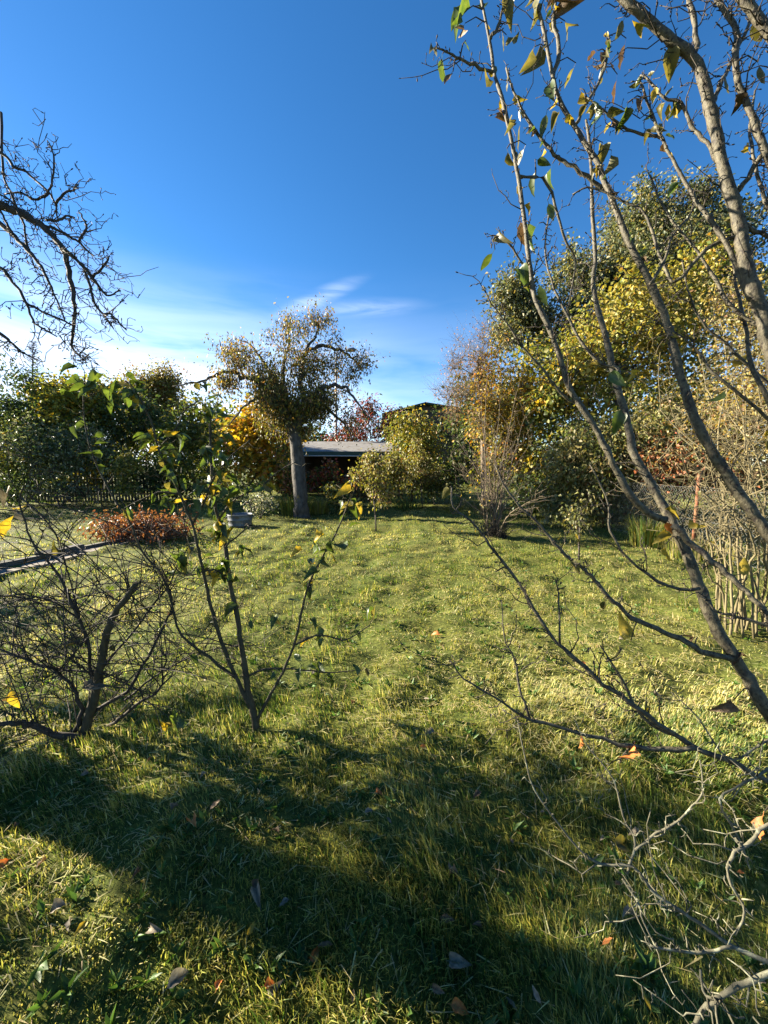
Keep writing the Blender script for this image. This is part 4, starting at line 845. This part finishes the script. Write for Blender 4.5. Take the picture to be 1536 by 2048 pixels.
    low.append(([(1245, 1758), (1275, 1803), (1290, 1849), (1320, 1904)], 5, 3, 1.1, 1.02))
    low.append(([(1255, 1748), (1270, 1682), (1247, 1637), (1225, 1556), (1174, 1490), (1150, 1440)], 5, 1.8, 1.12, 1.3))
    low.append(([(1270, 1700), (1305, 1672), (1356, 1642), (1386, 1611), (1406, 1581), (1400, 1520)], 6, 2.5, 1.12, 1.15))
    low.append(([(1640, 1600), (1536, 1652), (1492, 1692), (1462, 1712), (1457, 1758), (1490, 1820), (1470, 1870)], 9, 4, 1.05, 1.0))
    low.append(([(1640, 1900), (1536, 1950), (1492, 1965), (1442, 1995), (1400, 2030), (1381, 2070)], 13, 8, .78, .80))
    low.append(([(1442, 1995), (1410, 1990), (1400, 1940)], 6, 4, .79, .82))
    low.append(([(1467, 1894), (1400, 1905), (1330, 1900), (1300, 1890)], 7, 4, .96, .98))
    low.append(([(1600, 1500), (1500, 1560), (1440, 1600), (1480, 1680), (1500, 1740)], 6, 3, 1.2, 1.15))
    low.append(([(1620, 1440), (1536, 1480), (1460, 1520), (1400, 1440), (1360, 1400)], 6, 2, 1.4, 1.5))
    tw = MB(); bd = MB()
    for k, (C, R) in S.items():
        R = R * .86; m = MB(); m.tubes(C, R, 10 if R.max() > .02 else 7); m.build('stem' if k in 'CABDE' else 'branch', M['bark_silver'], t)
        L_ = np.linalg.norm(np.diff(C, axis=0), axis=1).sum(); n = int(5 + L_ * 16)
        Pm = spurs(tw, C, R, n, .035, .0030, g, .12, 1., fwd=.5, up=.1, k=4); buds(bd, Pm, g, .007)
        Pm = spurs(tw, C, R, max(3, int(L_ * 7)), .16, .0030, g, .25, 1., fwd=1.0, up=.1, k=6, zig=.07); buds(bd, Pm, g, .006)
        n2 = len(Pm); Q = spurs(tw, Pm.reshape(-1, 3), np.full(n2 * 6, .0026), n2 * 3, .022, .0022, g, fwd=.2); buds(bd, Q, g, .006)
    tw.build('twigs', M['bark_dark'], t); bd.build('buds', M['bark_dark'], t)
    tw = MB()
    for pts, r0, r1, d0, d1 in low:
        C, R = trace(pts, r0 * .45, r1 * .5, d0, d1, wob=.3); m = MB(); m.tubes(C, R, 8); m.build('low_branch', M['bark_lichen'], t)
        L_ = np.linalg.norm(np.diff(C, axis=0), axis=1).sum()
        Pm = spurs(tw, C, R, int(4 + L_ * 26), .022, .0026, g, .05, 1., fwd=.3, up=.3, k=4); Pm = spurs(tw, C, R, int(2 + L_ * 8), .15, .0024, g, .1, 1., fwd=.9, up=.15, k=6, zig=.09)
        spurs(tw, Pm.reshape(-1, 3), np.full(len(Pm) * 6, .003), len(Pm) * 3, .02, .0018, g, fwd=.2)
    tw.build('lichen_twigs', M['bark_lichen'], t)
    # leaves that still hang on
    allp = np.concatenate([c_ for c_, r_ in S.values()]); yc_ = (allp[:, 1] * sp + (allp[:, 2] - CAM_H) * cp); zc_ = allp[:, 1] * cp - (allp[:, 2] - CAM_H) * sp
    im = np.stack([768 + allp[:, 0] / zc_ * F, 1024 - yc_ / zc_ * F], -1); st_ = MB()
    def put(x, y, d, px, c, droop=.9):          # a leaf on its own little stalk from the nearest wood
        y = y - px * .45; j = int(np.argmin((im[:, 0] - x) ** 2 + (im[:, 1] - y) ** 2)); q = allp[j]; p = at(x, y, float(zc_[j])); gap = np.linalg.norm(p - q); p = q + (p - q) * min(1.0, .07 / max(gap, 1e-4) + .25)
        mid_ = (p + q) / 2 + np.array((0, 0, .25 * np.linalg.norm(p - q))); st_.tubes(np.array([q, mid_, p]), np.array([.0036, .0030, .0024]), 4)
        hang_leaf(p, px / F * float(zc_[j]), c, t, g, droop)
    for x, y, px, c in [(925, 20, 46, 'green'), (950, 35, 50, 'green'), (905, 42, 24, 'green'), (915, 60, 30, 'brown'), (932, 95, 36, 'green'), (885, 130, 50, 'green'), (906, 160, 38, 'brown'), (875, 98, 26, 'olive'), (1003, 70, 34, 'olive'), (1013, 85, 34, 'olive'), (1068, 110, 36, 'olive'), (1098, 185, 46, 'green'), (1095, 235, 36, 'green'), (1042, 255, 40, 'olive'), (1125, 248, 22, 'yellow'), (1014, 310, 30, 'olive'), (1052, 305, 34, 'olive'), (1072, 352, 38, 'green'), (1105, 342, 34, 'green'), (1070, 330, 26, 'green'), (1095, 415, 34, 'green'), (1078, 465, 42, 'green'), (1040, 452, 44, 'brown'), (1000, 475, 34, 'olive'), (990, 515, 36, 'green'), (1035, 550, 38, 'green'), (1075, 580, 46, 'green'), (1225, 315, 36, 'olive'), (1205, 300, 34, 'olive'), (1160, 140, 30, 'olive'), (1195, 115, 30, 'brown'), (1235, 165, 36, 'brown'), (1260, 95, 38, 'brown'), (1250, 50, 38, 'olive'), (1340, 100, 50, 'olive'), (1255, 220, 30, 'green'), (1160, 190, 30, 'yellow'), (1130, 60, 40, 'olive'), (1115, 20, 40, 'brown'), (1085, 95, 44, 'olive'), (1290, 60, 30, 'yellow'), (1330, 55, 26, 'yellow'), (1500, 60, 44, 'olive'), (1520, 20, 46, 'yellow'), (1450, 160, 30, 'olive'), (1470, 195, 30, 'brown'), (1520, 140, 36, 'olive'), (1500, 320, 30, 'yellow'), (1450, 310, 24, 'olive'), (1020, 10, 38, 'olive'), (1060, 20, 34, 'olive')]: put(x, y, 1.9, px, c)
    for x, y, px, c in [(1318, 1030, 30, 'yellow'), (1330, 1055, 34, 'orange'), (1345, 1080, 34, 'yellow'), (1372, 1048, 30, 'yellow'), (1330, 1105, 36, 'yellow'), (1487, 1175, 36, 'yellow'), (1215, 760, 44, 'green'), (1245, 830, 44, 'green'), (1260, 745, 24, 'yellow'), (1190, 720, 26, 'yellow'), (1455, 745, 46, 'yellow'), (1455, 790, 34, 'green'), (1468, 1415, 36, 'brown'), (1395, 1290, 38, 'brown'), (1485, 1315, 34, 'brown'), (1262, 1300, 42, 'yellow'), (900, 990, 36, 'olive'), (1213, 1210, 26, 'olive'), (1140, 1130, 24, 'olive'), (1300, 1425, 26, 'yellow')]: put(x, y, 1.68, px, c, .6)
    for x, y, px, c in [(1270, 1500, 40, 'orange'), (1160, 1480, 30, 'orange'), (1520, 1650, 44, 'orange')]: put(x, y, 1.35, px, c, .2)
    st_.build('leaf_stalks', M['bark_dark'], t)['kind'] = 'stuff'
    for k in ('B', 'B2', 'B3', 'A', 'F', 'D5', 'B4', 'B6'):
        C, R = S[k]; n = 18 if k in ('A', 'B') else 11; p, i, d_ = along(C, n, g, .5, 1.)
        for q in p: hang_leaf(q + g.normal(size=3) * .006, g.uniform(.035, .066), g.choice(['olive', 'green', 'brown', 'olive', 'green', 'olive', 'yellow']), t, g)
right_tree()

def bare_bush_right():
    b = ground_at(1490, 1272); g = np.random.default_rng(33); t = thing('bare_bush', tuple(b), 'leafless bush with pale yellowish stems beside the right fence', 'bush'); d0 = 3.6; tw = MB()
    tops = [(1400, 700), (1440, 640), (1500, 600), (1540, 640), (1600, 700), (1380, 820), (1360, 900), (1420, 880), (1470, 780), (1520, 820), (1580, 900), (1345, 1010), (1440, 960), (1560, 1020), (1330, 780), (1480, 700), (1300, 960), (1620, 820), (1400, 1040), (1320, 700), (1500, 900)]
    for x, y in tops:
        p0 = b + np.array((g.normal() * .13, g.normal() * .13, 0)); tip = at(x, y, d0 + g.normal() * .4); v = tip - p0; mid = p0 + v * .5 + np.array((-v[0] * .22, 0, .2)) + g.normal(size=3) * .12
        C, R = smooth_path([p0 - (0, 0, .05), p0 + (mid - p0) * .5 + (0, 0, .1), mid, p0 + v * .8 + g.normal(size=3) * .08, tip], [g.uniform(.008, .015), .010, .007, .0045, .0025], 18); C = C + g.normal(size=C.shape) * .010
        m = MB(); m.tubes(C, R, 7); m.build('stem', M['bark_pale'], t)
        Pm = spurs(tw, C, R, 8, .5, .0036, g, .3, 1., fwd=.8, up=.3, k=6, zig=.10); Qm = spurs(tw, Pm.reshape(-1, 3), np.full(len(Pm) * 6, .005), 26, .2, .0028, g, fwd=.4, up=.2, zig=.14, k=4); spurs(tw, Qm.reshape(-1, 3), np.full(len(Qm) * 4, .003), 36, .08, .0018, g, fwd=.4)
    tw.build('twigs', M['bark_pale'], t)
    for k in range(16): hang_leaf(Pm[k % len(Pm), -1] + g.normal(size=3) * (.5, .3, .5), g.uniform(.05, .08), g.choice(['yellow', 'olive', 'brown']), t, g)
bare_bush_right()

# ------------------------------------------------------------------ bare apple tree: trunk beyond the left edge, limb reaching into view
def left_tree():
    g = np.random.default_rng(35); b = np.array((-4.75, 2.72, 0.)); t = thing('apple_tree', tuple(b), 'bare knobbly apple tree whose twiggy limb hangs in at the upper left', 'tree')
    fork = b + np.array((.1, .0, 1.75))
    m = MB(); C, R = smooth_path([b - (0, 0, .1), b + (.02, 0, .25), b + (.06, .02, .9), fork, fork + (.1, .05, .4)], [.26, .2, .16, .15, .11], 18); m.tubes(C, R, 12); m.build('trunk', M['bark_dark'], t)
    pre = lambda r: [(*fork, r * 1.3), (-4.2, 3.0, 2.9, r * 1.1)]
    S = []
    S.append(trace([(-90, 385), (0, 409), (26, 419), (53, 432), (79, 448), (105, 472), (127, 498), (134, 525), (142, 562), (148, 596), (149, 636), (145, 672), (144, 694), (156, 709), (174, 725)], 8.5, 1.2, 3.1, 3.0, k=50, pre=pre(.06), wob=.2))
    S.append(trace([(-60, 400), (0, 448), (26, 469), (53, 498), (74, 525), (90, 549), (100, 572), (113, 599), (130, 640)], 5, 1.2, 3.1, 2.8))
    S.append(trace([(2, 225), (4, 309), (8, 353), (26, 398), (45, 440), (53, 485), (61, 506)], 2.2, 2, 3.3, 3.0))
    S.append(trace([(-60, 290), (8, 309), (26, 332), (53, 343), (76, 364), (98, 385), (111, 409), (115, 440)], 3.2, 1.3, 3.2, 3.1))
    S.append(trace([(88, 395), (105, 364), (108, 316), (100, 290)], 2.2, 1.2, 3.1, 3.1))
    S.append(trace([(-60, 500), (0, 535), (18, 554), (40, 583), (53, 607), (66, 643), (87, 657), (113, 672)], 4, 1.2, 3.0, 2.8))
    S.append(trace([(-60, 620), (0, 667), (26, 688), (47, 707), (71, 717)], 3.5, 1.3, 2.9, 2.9))
    S.append(trace([(79, 448), (105, 456), (137, 472), (158, 483), (171, 498), (185, 510)], 3.5, 1.3, 3.05, 3.3))
    S.append(trace([(127, 498), (158, 525), (185, 556), (206, 583), (219, 591), (240, 580)], 3.8, 1.3, 3.0, 3.1))
    S.append(trace([(158, 525), (169, 538), (182, 583), (190, 609), (208, 630), (227, 657)], 3, 1.3, 3.05, 3.0))
    S.append(trace([(208, 628), (222, 628), (240, 648), (253, 659)], 2.2, 1.4, 3.0, 3.0))
    S.append(trace([(92, 440), (115, 440), (135, 432), (150, 436)], 2.8, 1.3, 3.05, 3.2))
    S.append(trace([(111, 409), (130, 385), (148, 380), (155, 368)], 2.4, 1.3, 3.1, 3.1))
    S.append(trace([(53, 607), (80, 620), (110, 635), (135, 645), (146, 652)], 2.6, 1.3, 2.9, 2.9))
    S.append(trace([(185, 556), (205, 535), (215, 520), (218, 512)], 2.4, 1.3, 3.05, 3.1))
    S.append(trace([(98, 385), (70, 400), (40, 385), (10, 390)], 2.4, 1.3, 3.1, 3.2))
    S.append(trace([(158, 483), (172, 455), (165, 435), (160, 425)], 2.2, 1.2, 3.2, 3.2))
    S.append(trace([(26, 469), (10, 440), (-10, 400)], 2.4, 1.5, 3., 3.)); S.append(trace([(40, 432), (20, 400), (-20, 380)], 2.4, 1.5, 3., 3.1))
    tw = MB()
    for i, (C, R) in enumerate(S):
        m = MB(); m.tubes(C, R, 8); m.build('limb' if i == 0 else 'branch', M['bark_dark'], t)
        vis = (.35 if i == 0 else .1); L_ = np.linalg.norm(np.diff(C, axis=0), axis=1).sum()
        Pm = spurs(tw, C, R, int(4 + 8 * L_), .19, .0040, g, vis, 1., fwd=.9, up=-.05, k=6, zig=.13); Qm = spurs(tw, Pm.reshape(-1, 3), np.full(len(Pm) * 6, .005), int(len(Pm) * 3.0), .05, .0034, g, fwd=.5, zig=.25, up=0)
        buds(tw, Qm, g, .009)
    tw.build('twigs', M['bark_dark'], t)
    for k_, (z_, v_) in enumerate([(.75, (-.5, .9, .5)), (1.0, (.35, 1.0, .35)), (1.25, (-.9, .2, .6)), (1.45, (.3, .8, .5)), (.6, (.1, -.7, .7)), (1.1, (.2, -.9, .3))]):  # low limbs and twigs added out of view to make the trunk's shadow ragged
        v_ = np.array(v_); p_ = b + np.array((.04, 0, z_)); C, R = smooth_path([p_, p_ + v_ * .4 + (0, 0, -.04), p_ + v_ * .8 + (0, 0, .08), p_ + v_ * 1.3 + (0, 0, .1)], [.055, .042, .03, .012], 16); C = C + g.normal(size=C.shape) * .015
        m = MB(); m.tubes(C, R, 8); m.build('branch', M['bark_dark'], t); lt = MB(); Pm = spurs(lt, C, R, 16, .45, .012, g, .2, 1., fwd=.7, up=.25, k=6, zig=.12); spurs(lt, Pm.reshape(-1, 3), np.full(len(Pm) * 6, .008), 40, .16, .007, g, zig=.2); lt.build('twigs', M['bark_dark'], t)
    # the rest of the crown, out over the left of the garden
    rest = MB(); st = [(fork, -1)]; c = b + np.array((-.9, .5, 3.2)); v = g.normal(size=(70, 3)); v /= np.linalg.norm(v, axis=1, keepdims=True)
    att = c + v * np.array((1.7, 1.7, 1.1)) * g.random((70, 1)) ** .4; N_, par = grow(st, att, g, step=.4); Rr = pipe_radius(par, .006, 2.3); wood(rest, N_, par, Rr, 0, 9, 5); twigs_at(rest, att, 6, .4, .005, g); rest.build('upper_branches', M['bark_dark'], t)
left_tree()

# ------------------------------------------------------------------ pruned bare bush in the left foreground
def left_bush():
    g = np.random.default_rng(36); b = ground_at(165, 1466); t = thing('pruned_bush', tuple(b), 'leafless pruned bush with crossing dark twigs in the left foreground', 'bush'); d = float(b[1] * cp + CAM_H * sp)
    S = []
    S.append(trace([(169, 1462), (191, 1390), (200, 1345), (210, 1290), (223, 1244), (241, 1208), (275, 1169)], 11, 6.5, d, d - .15, k=24, wob=.2, pre=[(b[0], b[1], -.05, .045)]))
    S.append(trace([(196, 1370), (182, 1345), (173, 1272), (155, 1235), (118, 1153), (73, 1094), (46, 1039), (41, 994), (50, 970)], 6, 1.5, d, d - .3))
    S.append(trace([(159, 1240), (150, 1199), (132, 1130), (114, 1071), (80, 1030)], 3, 1.2, d - .1, d + .2))
    S.append(trace([(150, 1462), (164, 1417), (150, 1381), (118, 1345), (68, 1326), (0, 1299), (-60, 1280)], 7, 2, d, d - .2))
    S.append(trace([(190, 1345), (137, 1340), (82, 1331), (36, 1313), (-40, 1306)], 4, 2, d, d))
    S.append(trace([(180, 1430), (255, 1381), (292, 1322), (328, 1249), (346, 1208), (328, 1162), (290, 1100)], 6, 1.5, d, d + .2))
    S.append(trace([(215, 1452), (241, 1436), (282, 1404), (319, 1376), (328, 1340), (335, 1300)], 6, 2, d + .05, d - .1))
    S.append(trace([(172, 1474), (114, 1470), (68, 1454), (36, 1445), (0, 1449), (-60, 1440)], 8, 5, d - .03, d - .3))
    S.append(trace([(200, 1345), (260, 1270), (330, 1180), (360, 1120), (400, 1060)], 4, 1.2, d, d + .3))
    S.append(trace([(155, 1235), (100, 1200), (40, 1190), (-30, 1200)], 3.5, 1.5, d, d - .2))
    S.append(trace([(250, 1400), (330, 1340), (420, 1300), (520, 1290)], 3.5, 1.2, d + .05, d + .2))
    tw = MB()
    for i, (C, R) in enumerate(S):
        R = R * (.85 if i in (0, 7) else .62); m = MB(); m.tubes(C, R, 8); m.build('stem', M['bark_sapling' if i == 0 else 'bark_dark'], t)
        L_ = np.linalg.norm(np.diff(C, axis=0), axis=1).sum(); Pm = spurs(tw, C, R, int(7 + L_ * 13), .42, .0036, g, .2, 1., fwd=.7, up=.25, k=7, zig=.05)
        Qm = spurs(tw, Pm.reshape(-1, 3), np.full(len(Pm) * 7, .003), len(Pm) * 3, .12, .0024, g, fwd=.7, up=.2, k=4, zig=.10); spurs(tw, Qm.reshape(-1, 3), np.full(len(Qm) * 4, .002), len(Qm), .03, .0016, g)
    n = 100; p, i, d_ = along(np.concatenate([c for c, r in S]), n, g); aim = np.stack([at(x, y, d + q) for x, y, q in zip(g.uniform(-80, 470, n), g.uniform(1080, 1420, n), g.normal(size=n) * .3)]); tt = np.linspace(0, 1, 8)[None, :, None]
    mid = (p + aim) / 2 + np.array((0, 0, .14)) + g.normal(size=(n, 3)) * .05; Pm = p[:, None] * (1 - tt) ** 2 + mid[:, None] * 2 * tt * (1 - tt) + aim[:, None] * tt ** 2; tw.tubes(Pm, np.tile(np.linspace(.0036, .0015, 8), (n, 1)), 4)
    tw.build('twigs', M['bark_dark'], t)
    for x, y, px, c in [(182, 1345, 34, 'grey'), (190, 1385, 36, 'grey'), (165, 1290, 30, 'olive'), (210, 1180, 26, 'grey'), (62, 1040, 32, 'grey'), (68, 1008, 34, 'yellow'), (130, 1105, 26, 'olive'), (15, 985, 30, 'grey'), (5, 1080, 36, 'yellow'), (230, 1285, 26, 'olive'), (330, 1430, 34, 'green'), (345, 1440, 30, 'yellow'), (385, 1445, 34, 'green'), (215, 1170, 26, 'green'), (20, 1375, 34, 'yellow')]: hang_leaf(at(x, y, d - .05), px / F * d, c, t, g, .3)
left_bush()

# ------------------------------------------------------------------ apple sapling in the left foreground
def sapling():
    g = np.random.default_rng(37); b = ground_at(512, 1452); t = thing('apple_sapling', tuple(b), 'leafy apple sapling with three thin stems in front of the pruned bush', 'sapling'); d = float(b[1] * cp + CAM_H * sp)
    S = {}
    S['1'] = trace([(510, 1446), (497, 1381), (483, 1299), (474, 1235), (460, 1162), (451, 1094), (437, 1039), (427, 985), (422, 920), (420, 850), (420, 805)], 8.5, 1.8, d, d + .05, k=40, pre=[(b[0], b[1], -.04, .032)], wob=.12)
    S['2'] = trace([(503, 1420), (474, 1358), (447, 1294), (428, 1235), (415, 1180), (401, 1117), (385, 1050), (360, 990), (337, 942), (317, 899), (305, 851), (281, 799), (258, 764)], 5.5, 1.5, d, d - .15, k=40, wob=.15)
    S['3'] = trace([(513, 1446), (538, 1395), (565, 1345), (588, 1290), (601, 1235), (615, 1176), (638, 1126), (670, 1071), (693, 1016), (698, 1000)], 4.2, 1.3, d, d - .1, k=32, wob=.15)
    S['4'] = trace([(499, 1351), (538, 1338), (610, 1340), (660, 1345), (720, 1340)], 3.2, 1.2, d, d + .1, wob=.3)
    S['5'] = trace([(474, 1358), (420, 1315), (365, 1272), (345, 1215), (325, 1150), (285, 1105), (262, 1050), (235, 1008), (205, 955), (182, 900), (171, 855), (167, 800), (170, 750)], 3.6, 1.3, d, d + .1, k=36, wob=.2)
    S['6'] = trace([(385, 1050), (410, 1000), (430, 950), (470, 905), (500, 880)], 3, 1.2, d - .05, d - .2)
    S['7'] = trace([(437, 1039), (470, 1000), (520, 975), (560, 940), (590, 925)], 3, 1.1, d, d - .2)
    S['8'] = trace([(360, 990), (320, 985), (280, 1000), (250, 1015)], 2.6, 1.1, d, d - .1)
    S['9'] = trace([(460, 1162), (430, 1140), (370, 1150), (340, 1120)], 2.8, 1.1, d, d - .15)
    S['10'] = trace([(588, 1290), (640, 1270), (690, 1280), (740, 1250)], 2.6, 1.1, d, d + .1)
    S['11'] = trace([(451, 1094), (490, 1060), (520, 1050)], 2.4, 1.1, d, d + .15); S['12'] = trace([(317, 899), (350, 860), (370, 820), (400, 800)], 2.2, 1.1, d, d + .1)
    tw = MB(); cand = []
    for k, (C, R) in S.items():
        R = R * .8; m = MB(); m.tubes(C, R, 8); m.build('stem' if k in '1235' else 'branch', M['bark_sapling'], t); L_ = np.linalg.norm(np.diff(C, axis=0), axis=1).sum()
        lo = .42 if k in ('1', '2', '3', '5') else .1
        Pm = spurs(tw, C, R, int(4 + L_ * 17), .07, .0024, g, lo, 1., fwd=.8, up=.2, k=5); cand += [(q, k) for q in Pm[:, -1]]
    random.shuffle(cand)
    tw.build('twigs', M['bark_sapling'], t)
    def lf(p, c, s_=None):
        ax = g.normal(size=3); ax[2] = ax[2] * .5 - .15; hang = g.random() < .35
        if hang: ax[2] -= .8
        leaf_obj(p, ax, g.normal(size=3) * .5 + np.array((0, 0, 1.)), s_ or g.uniform(.058, .095), c, t)
    n = 0
    for p, k in cand:
        for q in range(4 if k in ('1', '2', '6', '7', '8', '9', '11', '12') else 2):
            if n < 262: lf(p + g.normal(size=3) * .025, g.choice(['green'] * 8 + ['olive', 'yellow'])); n += 1
    for x, y in [(155, 735), (195, 745), (170, 772), (165, 790), (185, 778), (245, 775), (262, 768), (275, 790), (290, 795), (405, 812), (420, 800), (435, 812), (445, 830), (425, 825)]: lf(at(x, y, d), 'green', 32 / F * d)
    for x, y, c in [(440, 900, 'yellow'), (345, 1005, 'yellow'), (470, 1055, 'yellow'), (335, 1130, 'yellow'), (395, 1000, 'green'), (450, 1120, 'green'), (345, 1150, 'green'), (430, 1245, 'green'), (500, 1240, 'green'), (550, 1235, 'green'), (620, 1240, 'green'), (640, 1330, 'green'), (715, 1350, 'green'), (630, 1090, 'green'), (615, 1150, 'green'), (650, 1070, 'yellow'), (690, 1030, 'green'), (630, 1180, 'green'), (475, 1210, 'green'), (380, 1310, 'green'), (540, 1230, 'olive'), (605, 1100, 'yellow')]: lf(at(x, y, d), c)
sapling()

# ------------------------------------------------------------------ fallen leaves on the grass
def fallen():
    g = np.random.default_rng(38)
    spots = [(528, 1972, 36, 'orange', 'bright orange fallen leaf standing in the grass at the bottom centre'), (557, 1668, 30, 'brown', 'pale tan fallen leaf upright in the sunny grass left of centre'), (20, 1738, 34, 'orange', 'rust coloured fallen leaf at the left edge of the foreground'), (325, 1740, 34, 'yellow', 'yellow fallen leaf in the grass right of the rust coloured leaf'),
             (335, 1990, 60, 'grey', 'large grey curled fallen leaf near the bottom left'), (512, 1785, 40, 'grey', 'grey fallen leaf in the dark shadow band left of centre'), (880, 1822, 42, 'brown', 'dark red brown fallen leaf in the deep shade at the bottom'), (965, 1838, 26, 'brown', 'small pinkish fallen leaf right of the dark red brown one'), (900, 1900, 50, 'grey', 'pale grey fallen leaf with curled tip in the bottom shade'), (1092, 1762, 46, 'yellow', 'star shaped pale yellow fallen leaf below the lichen twigs'),
             (880, 1272, 26, 'orange', 'single orange fallen leaf on the sunny middle of the lawn'), (1168, 1322, 26, 'orange', 'orange fallen leaf under the thin right branches'), (865, 1470, 30, 'grey', 'pale cupped fallen leaf in the centre of the lawn'), (1300, 2035, 60, 'yellow', 'bright yellow fallen leaf at the bottom edge on the right'), (135, 1835, 44, 'grey', 'pale brown fallen leaf on the sunlit grass at lower left'), (1225, 1690, 60, 'olive', 'folded pale green fallen leaf beside the lichen covered branch'),
             (665, 1880, 44, 'brown', 'brown fallen leaf half hidden in the shade near the bottom centre'), (620, 1900, 34, 'orange', 'dull orange fallen leaf beside the half hidden brown one'), (420, 1632, 34, 'brown', 'dark curled fallen leaf on the sunny patch left of centre'), (385, 1660, 36, 'orange', 'reddish fallen leaf beside the dark curled leaf')]
    def put(x, y, px, c):
        p = ground_at(x, y); p[2] = float(height(p[0], p[1])) + .034; dist = float(p[1] * cp + CAM_H * sp); ax = g.normal(size=3); ax[2] = abs(ax[2]) * .35
        return leaf_obj(p, ax, g.normal(size=3) * .45 + np.array((0, -.25, 1.)), px * .72 / F * dist, c, None, 'fallen_leaf')
    for x, y, px, c, lab in spots: tag(put(x, y, px, c), lab, 'leaf', 'fallen leaves on the lawn')
    words = {'brown': 'small brown fallen leaf lying in the mown grass', 'grey': 'small pale withered leaf lying in the mown grass', 'orange': 'small orange leaf lying in the mown grass', 'yellow': 'small yellow leaf lying in the mown grass', 'olive': 'small dull green leaf lying in the mown grass'}
    for k in range(64):
        y = 1180 + 850 * g.random() ** .8; x = g.uniform(-60, 1600); c = g.choice(['brown', 'brown', 'grey', 'grey', 'grey', 'olive', 'orange', 'yellow'])
        sz = g.uniform(.035, .07); p = ground_at(x, y); dist = float(p[1] * cp + CAM_H * sp)
        tag(put(x, y, sz * F / dist, c), words[c], 'leaf', 'small %s leaves in the grass' % c)
fallen()

def shadow_bush():  # bush added out of view to cast the shadow wedge on the lawn
    g = np.random.default_rng(41); b = np.array((-5.95, 4.55, 0.)); v = g.normal(size=(90, 3)); v /= np.linalg.norm(v, axis=1, keepdims=True); att = b + (0, 0, .68) + v * np.array((.5, .5, .58)) * g.random((90, 1)) ** .35
    make_tree('added_bush', b, 'unseen rounded evergreen bush added beyond the left edge to shadow the lawn', 'bush', stem_start(b, [b + np.array((0, 0, .2))]), att, DARK, seed=41, leaf=(.06, .6), per=26, spread=.16, step=.2, thick=.012)
shadow_bush()
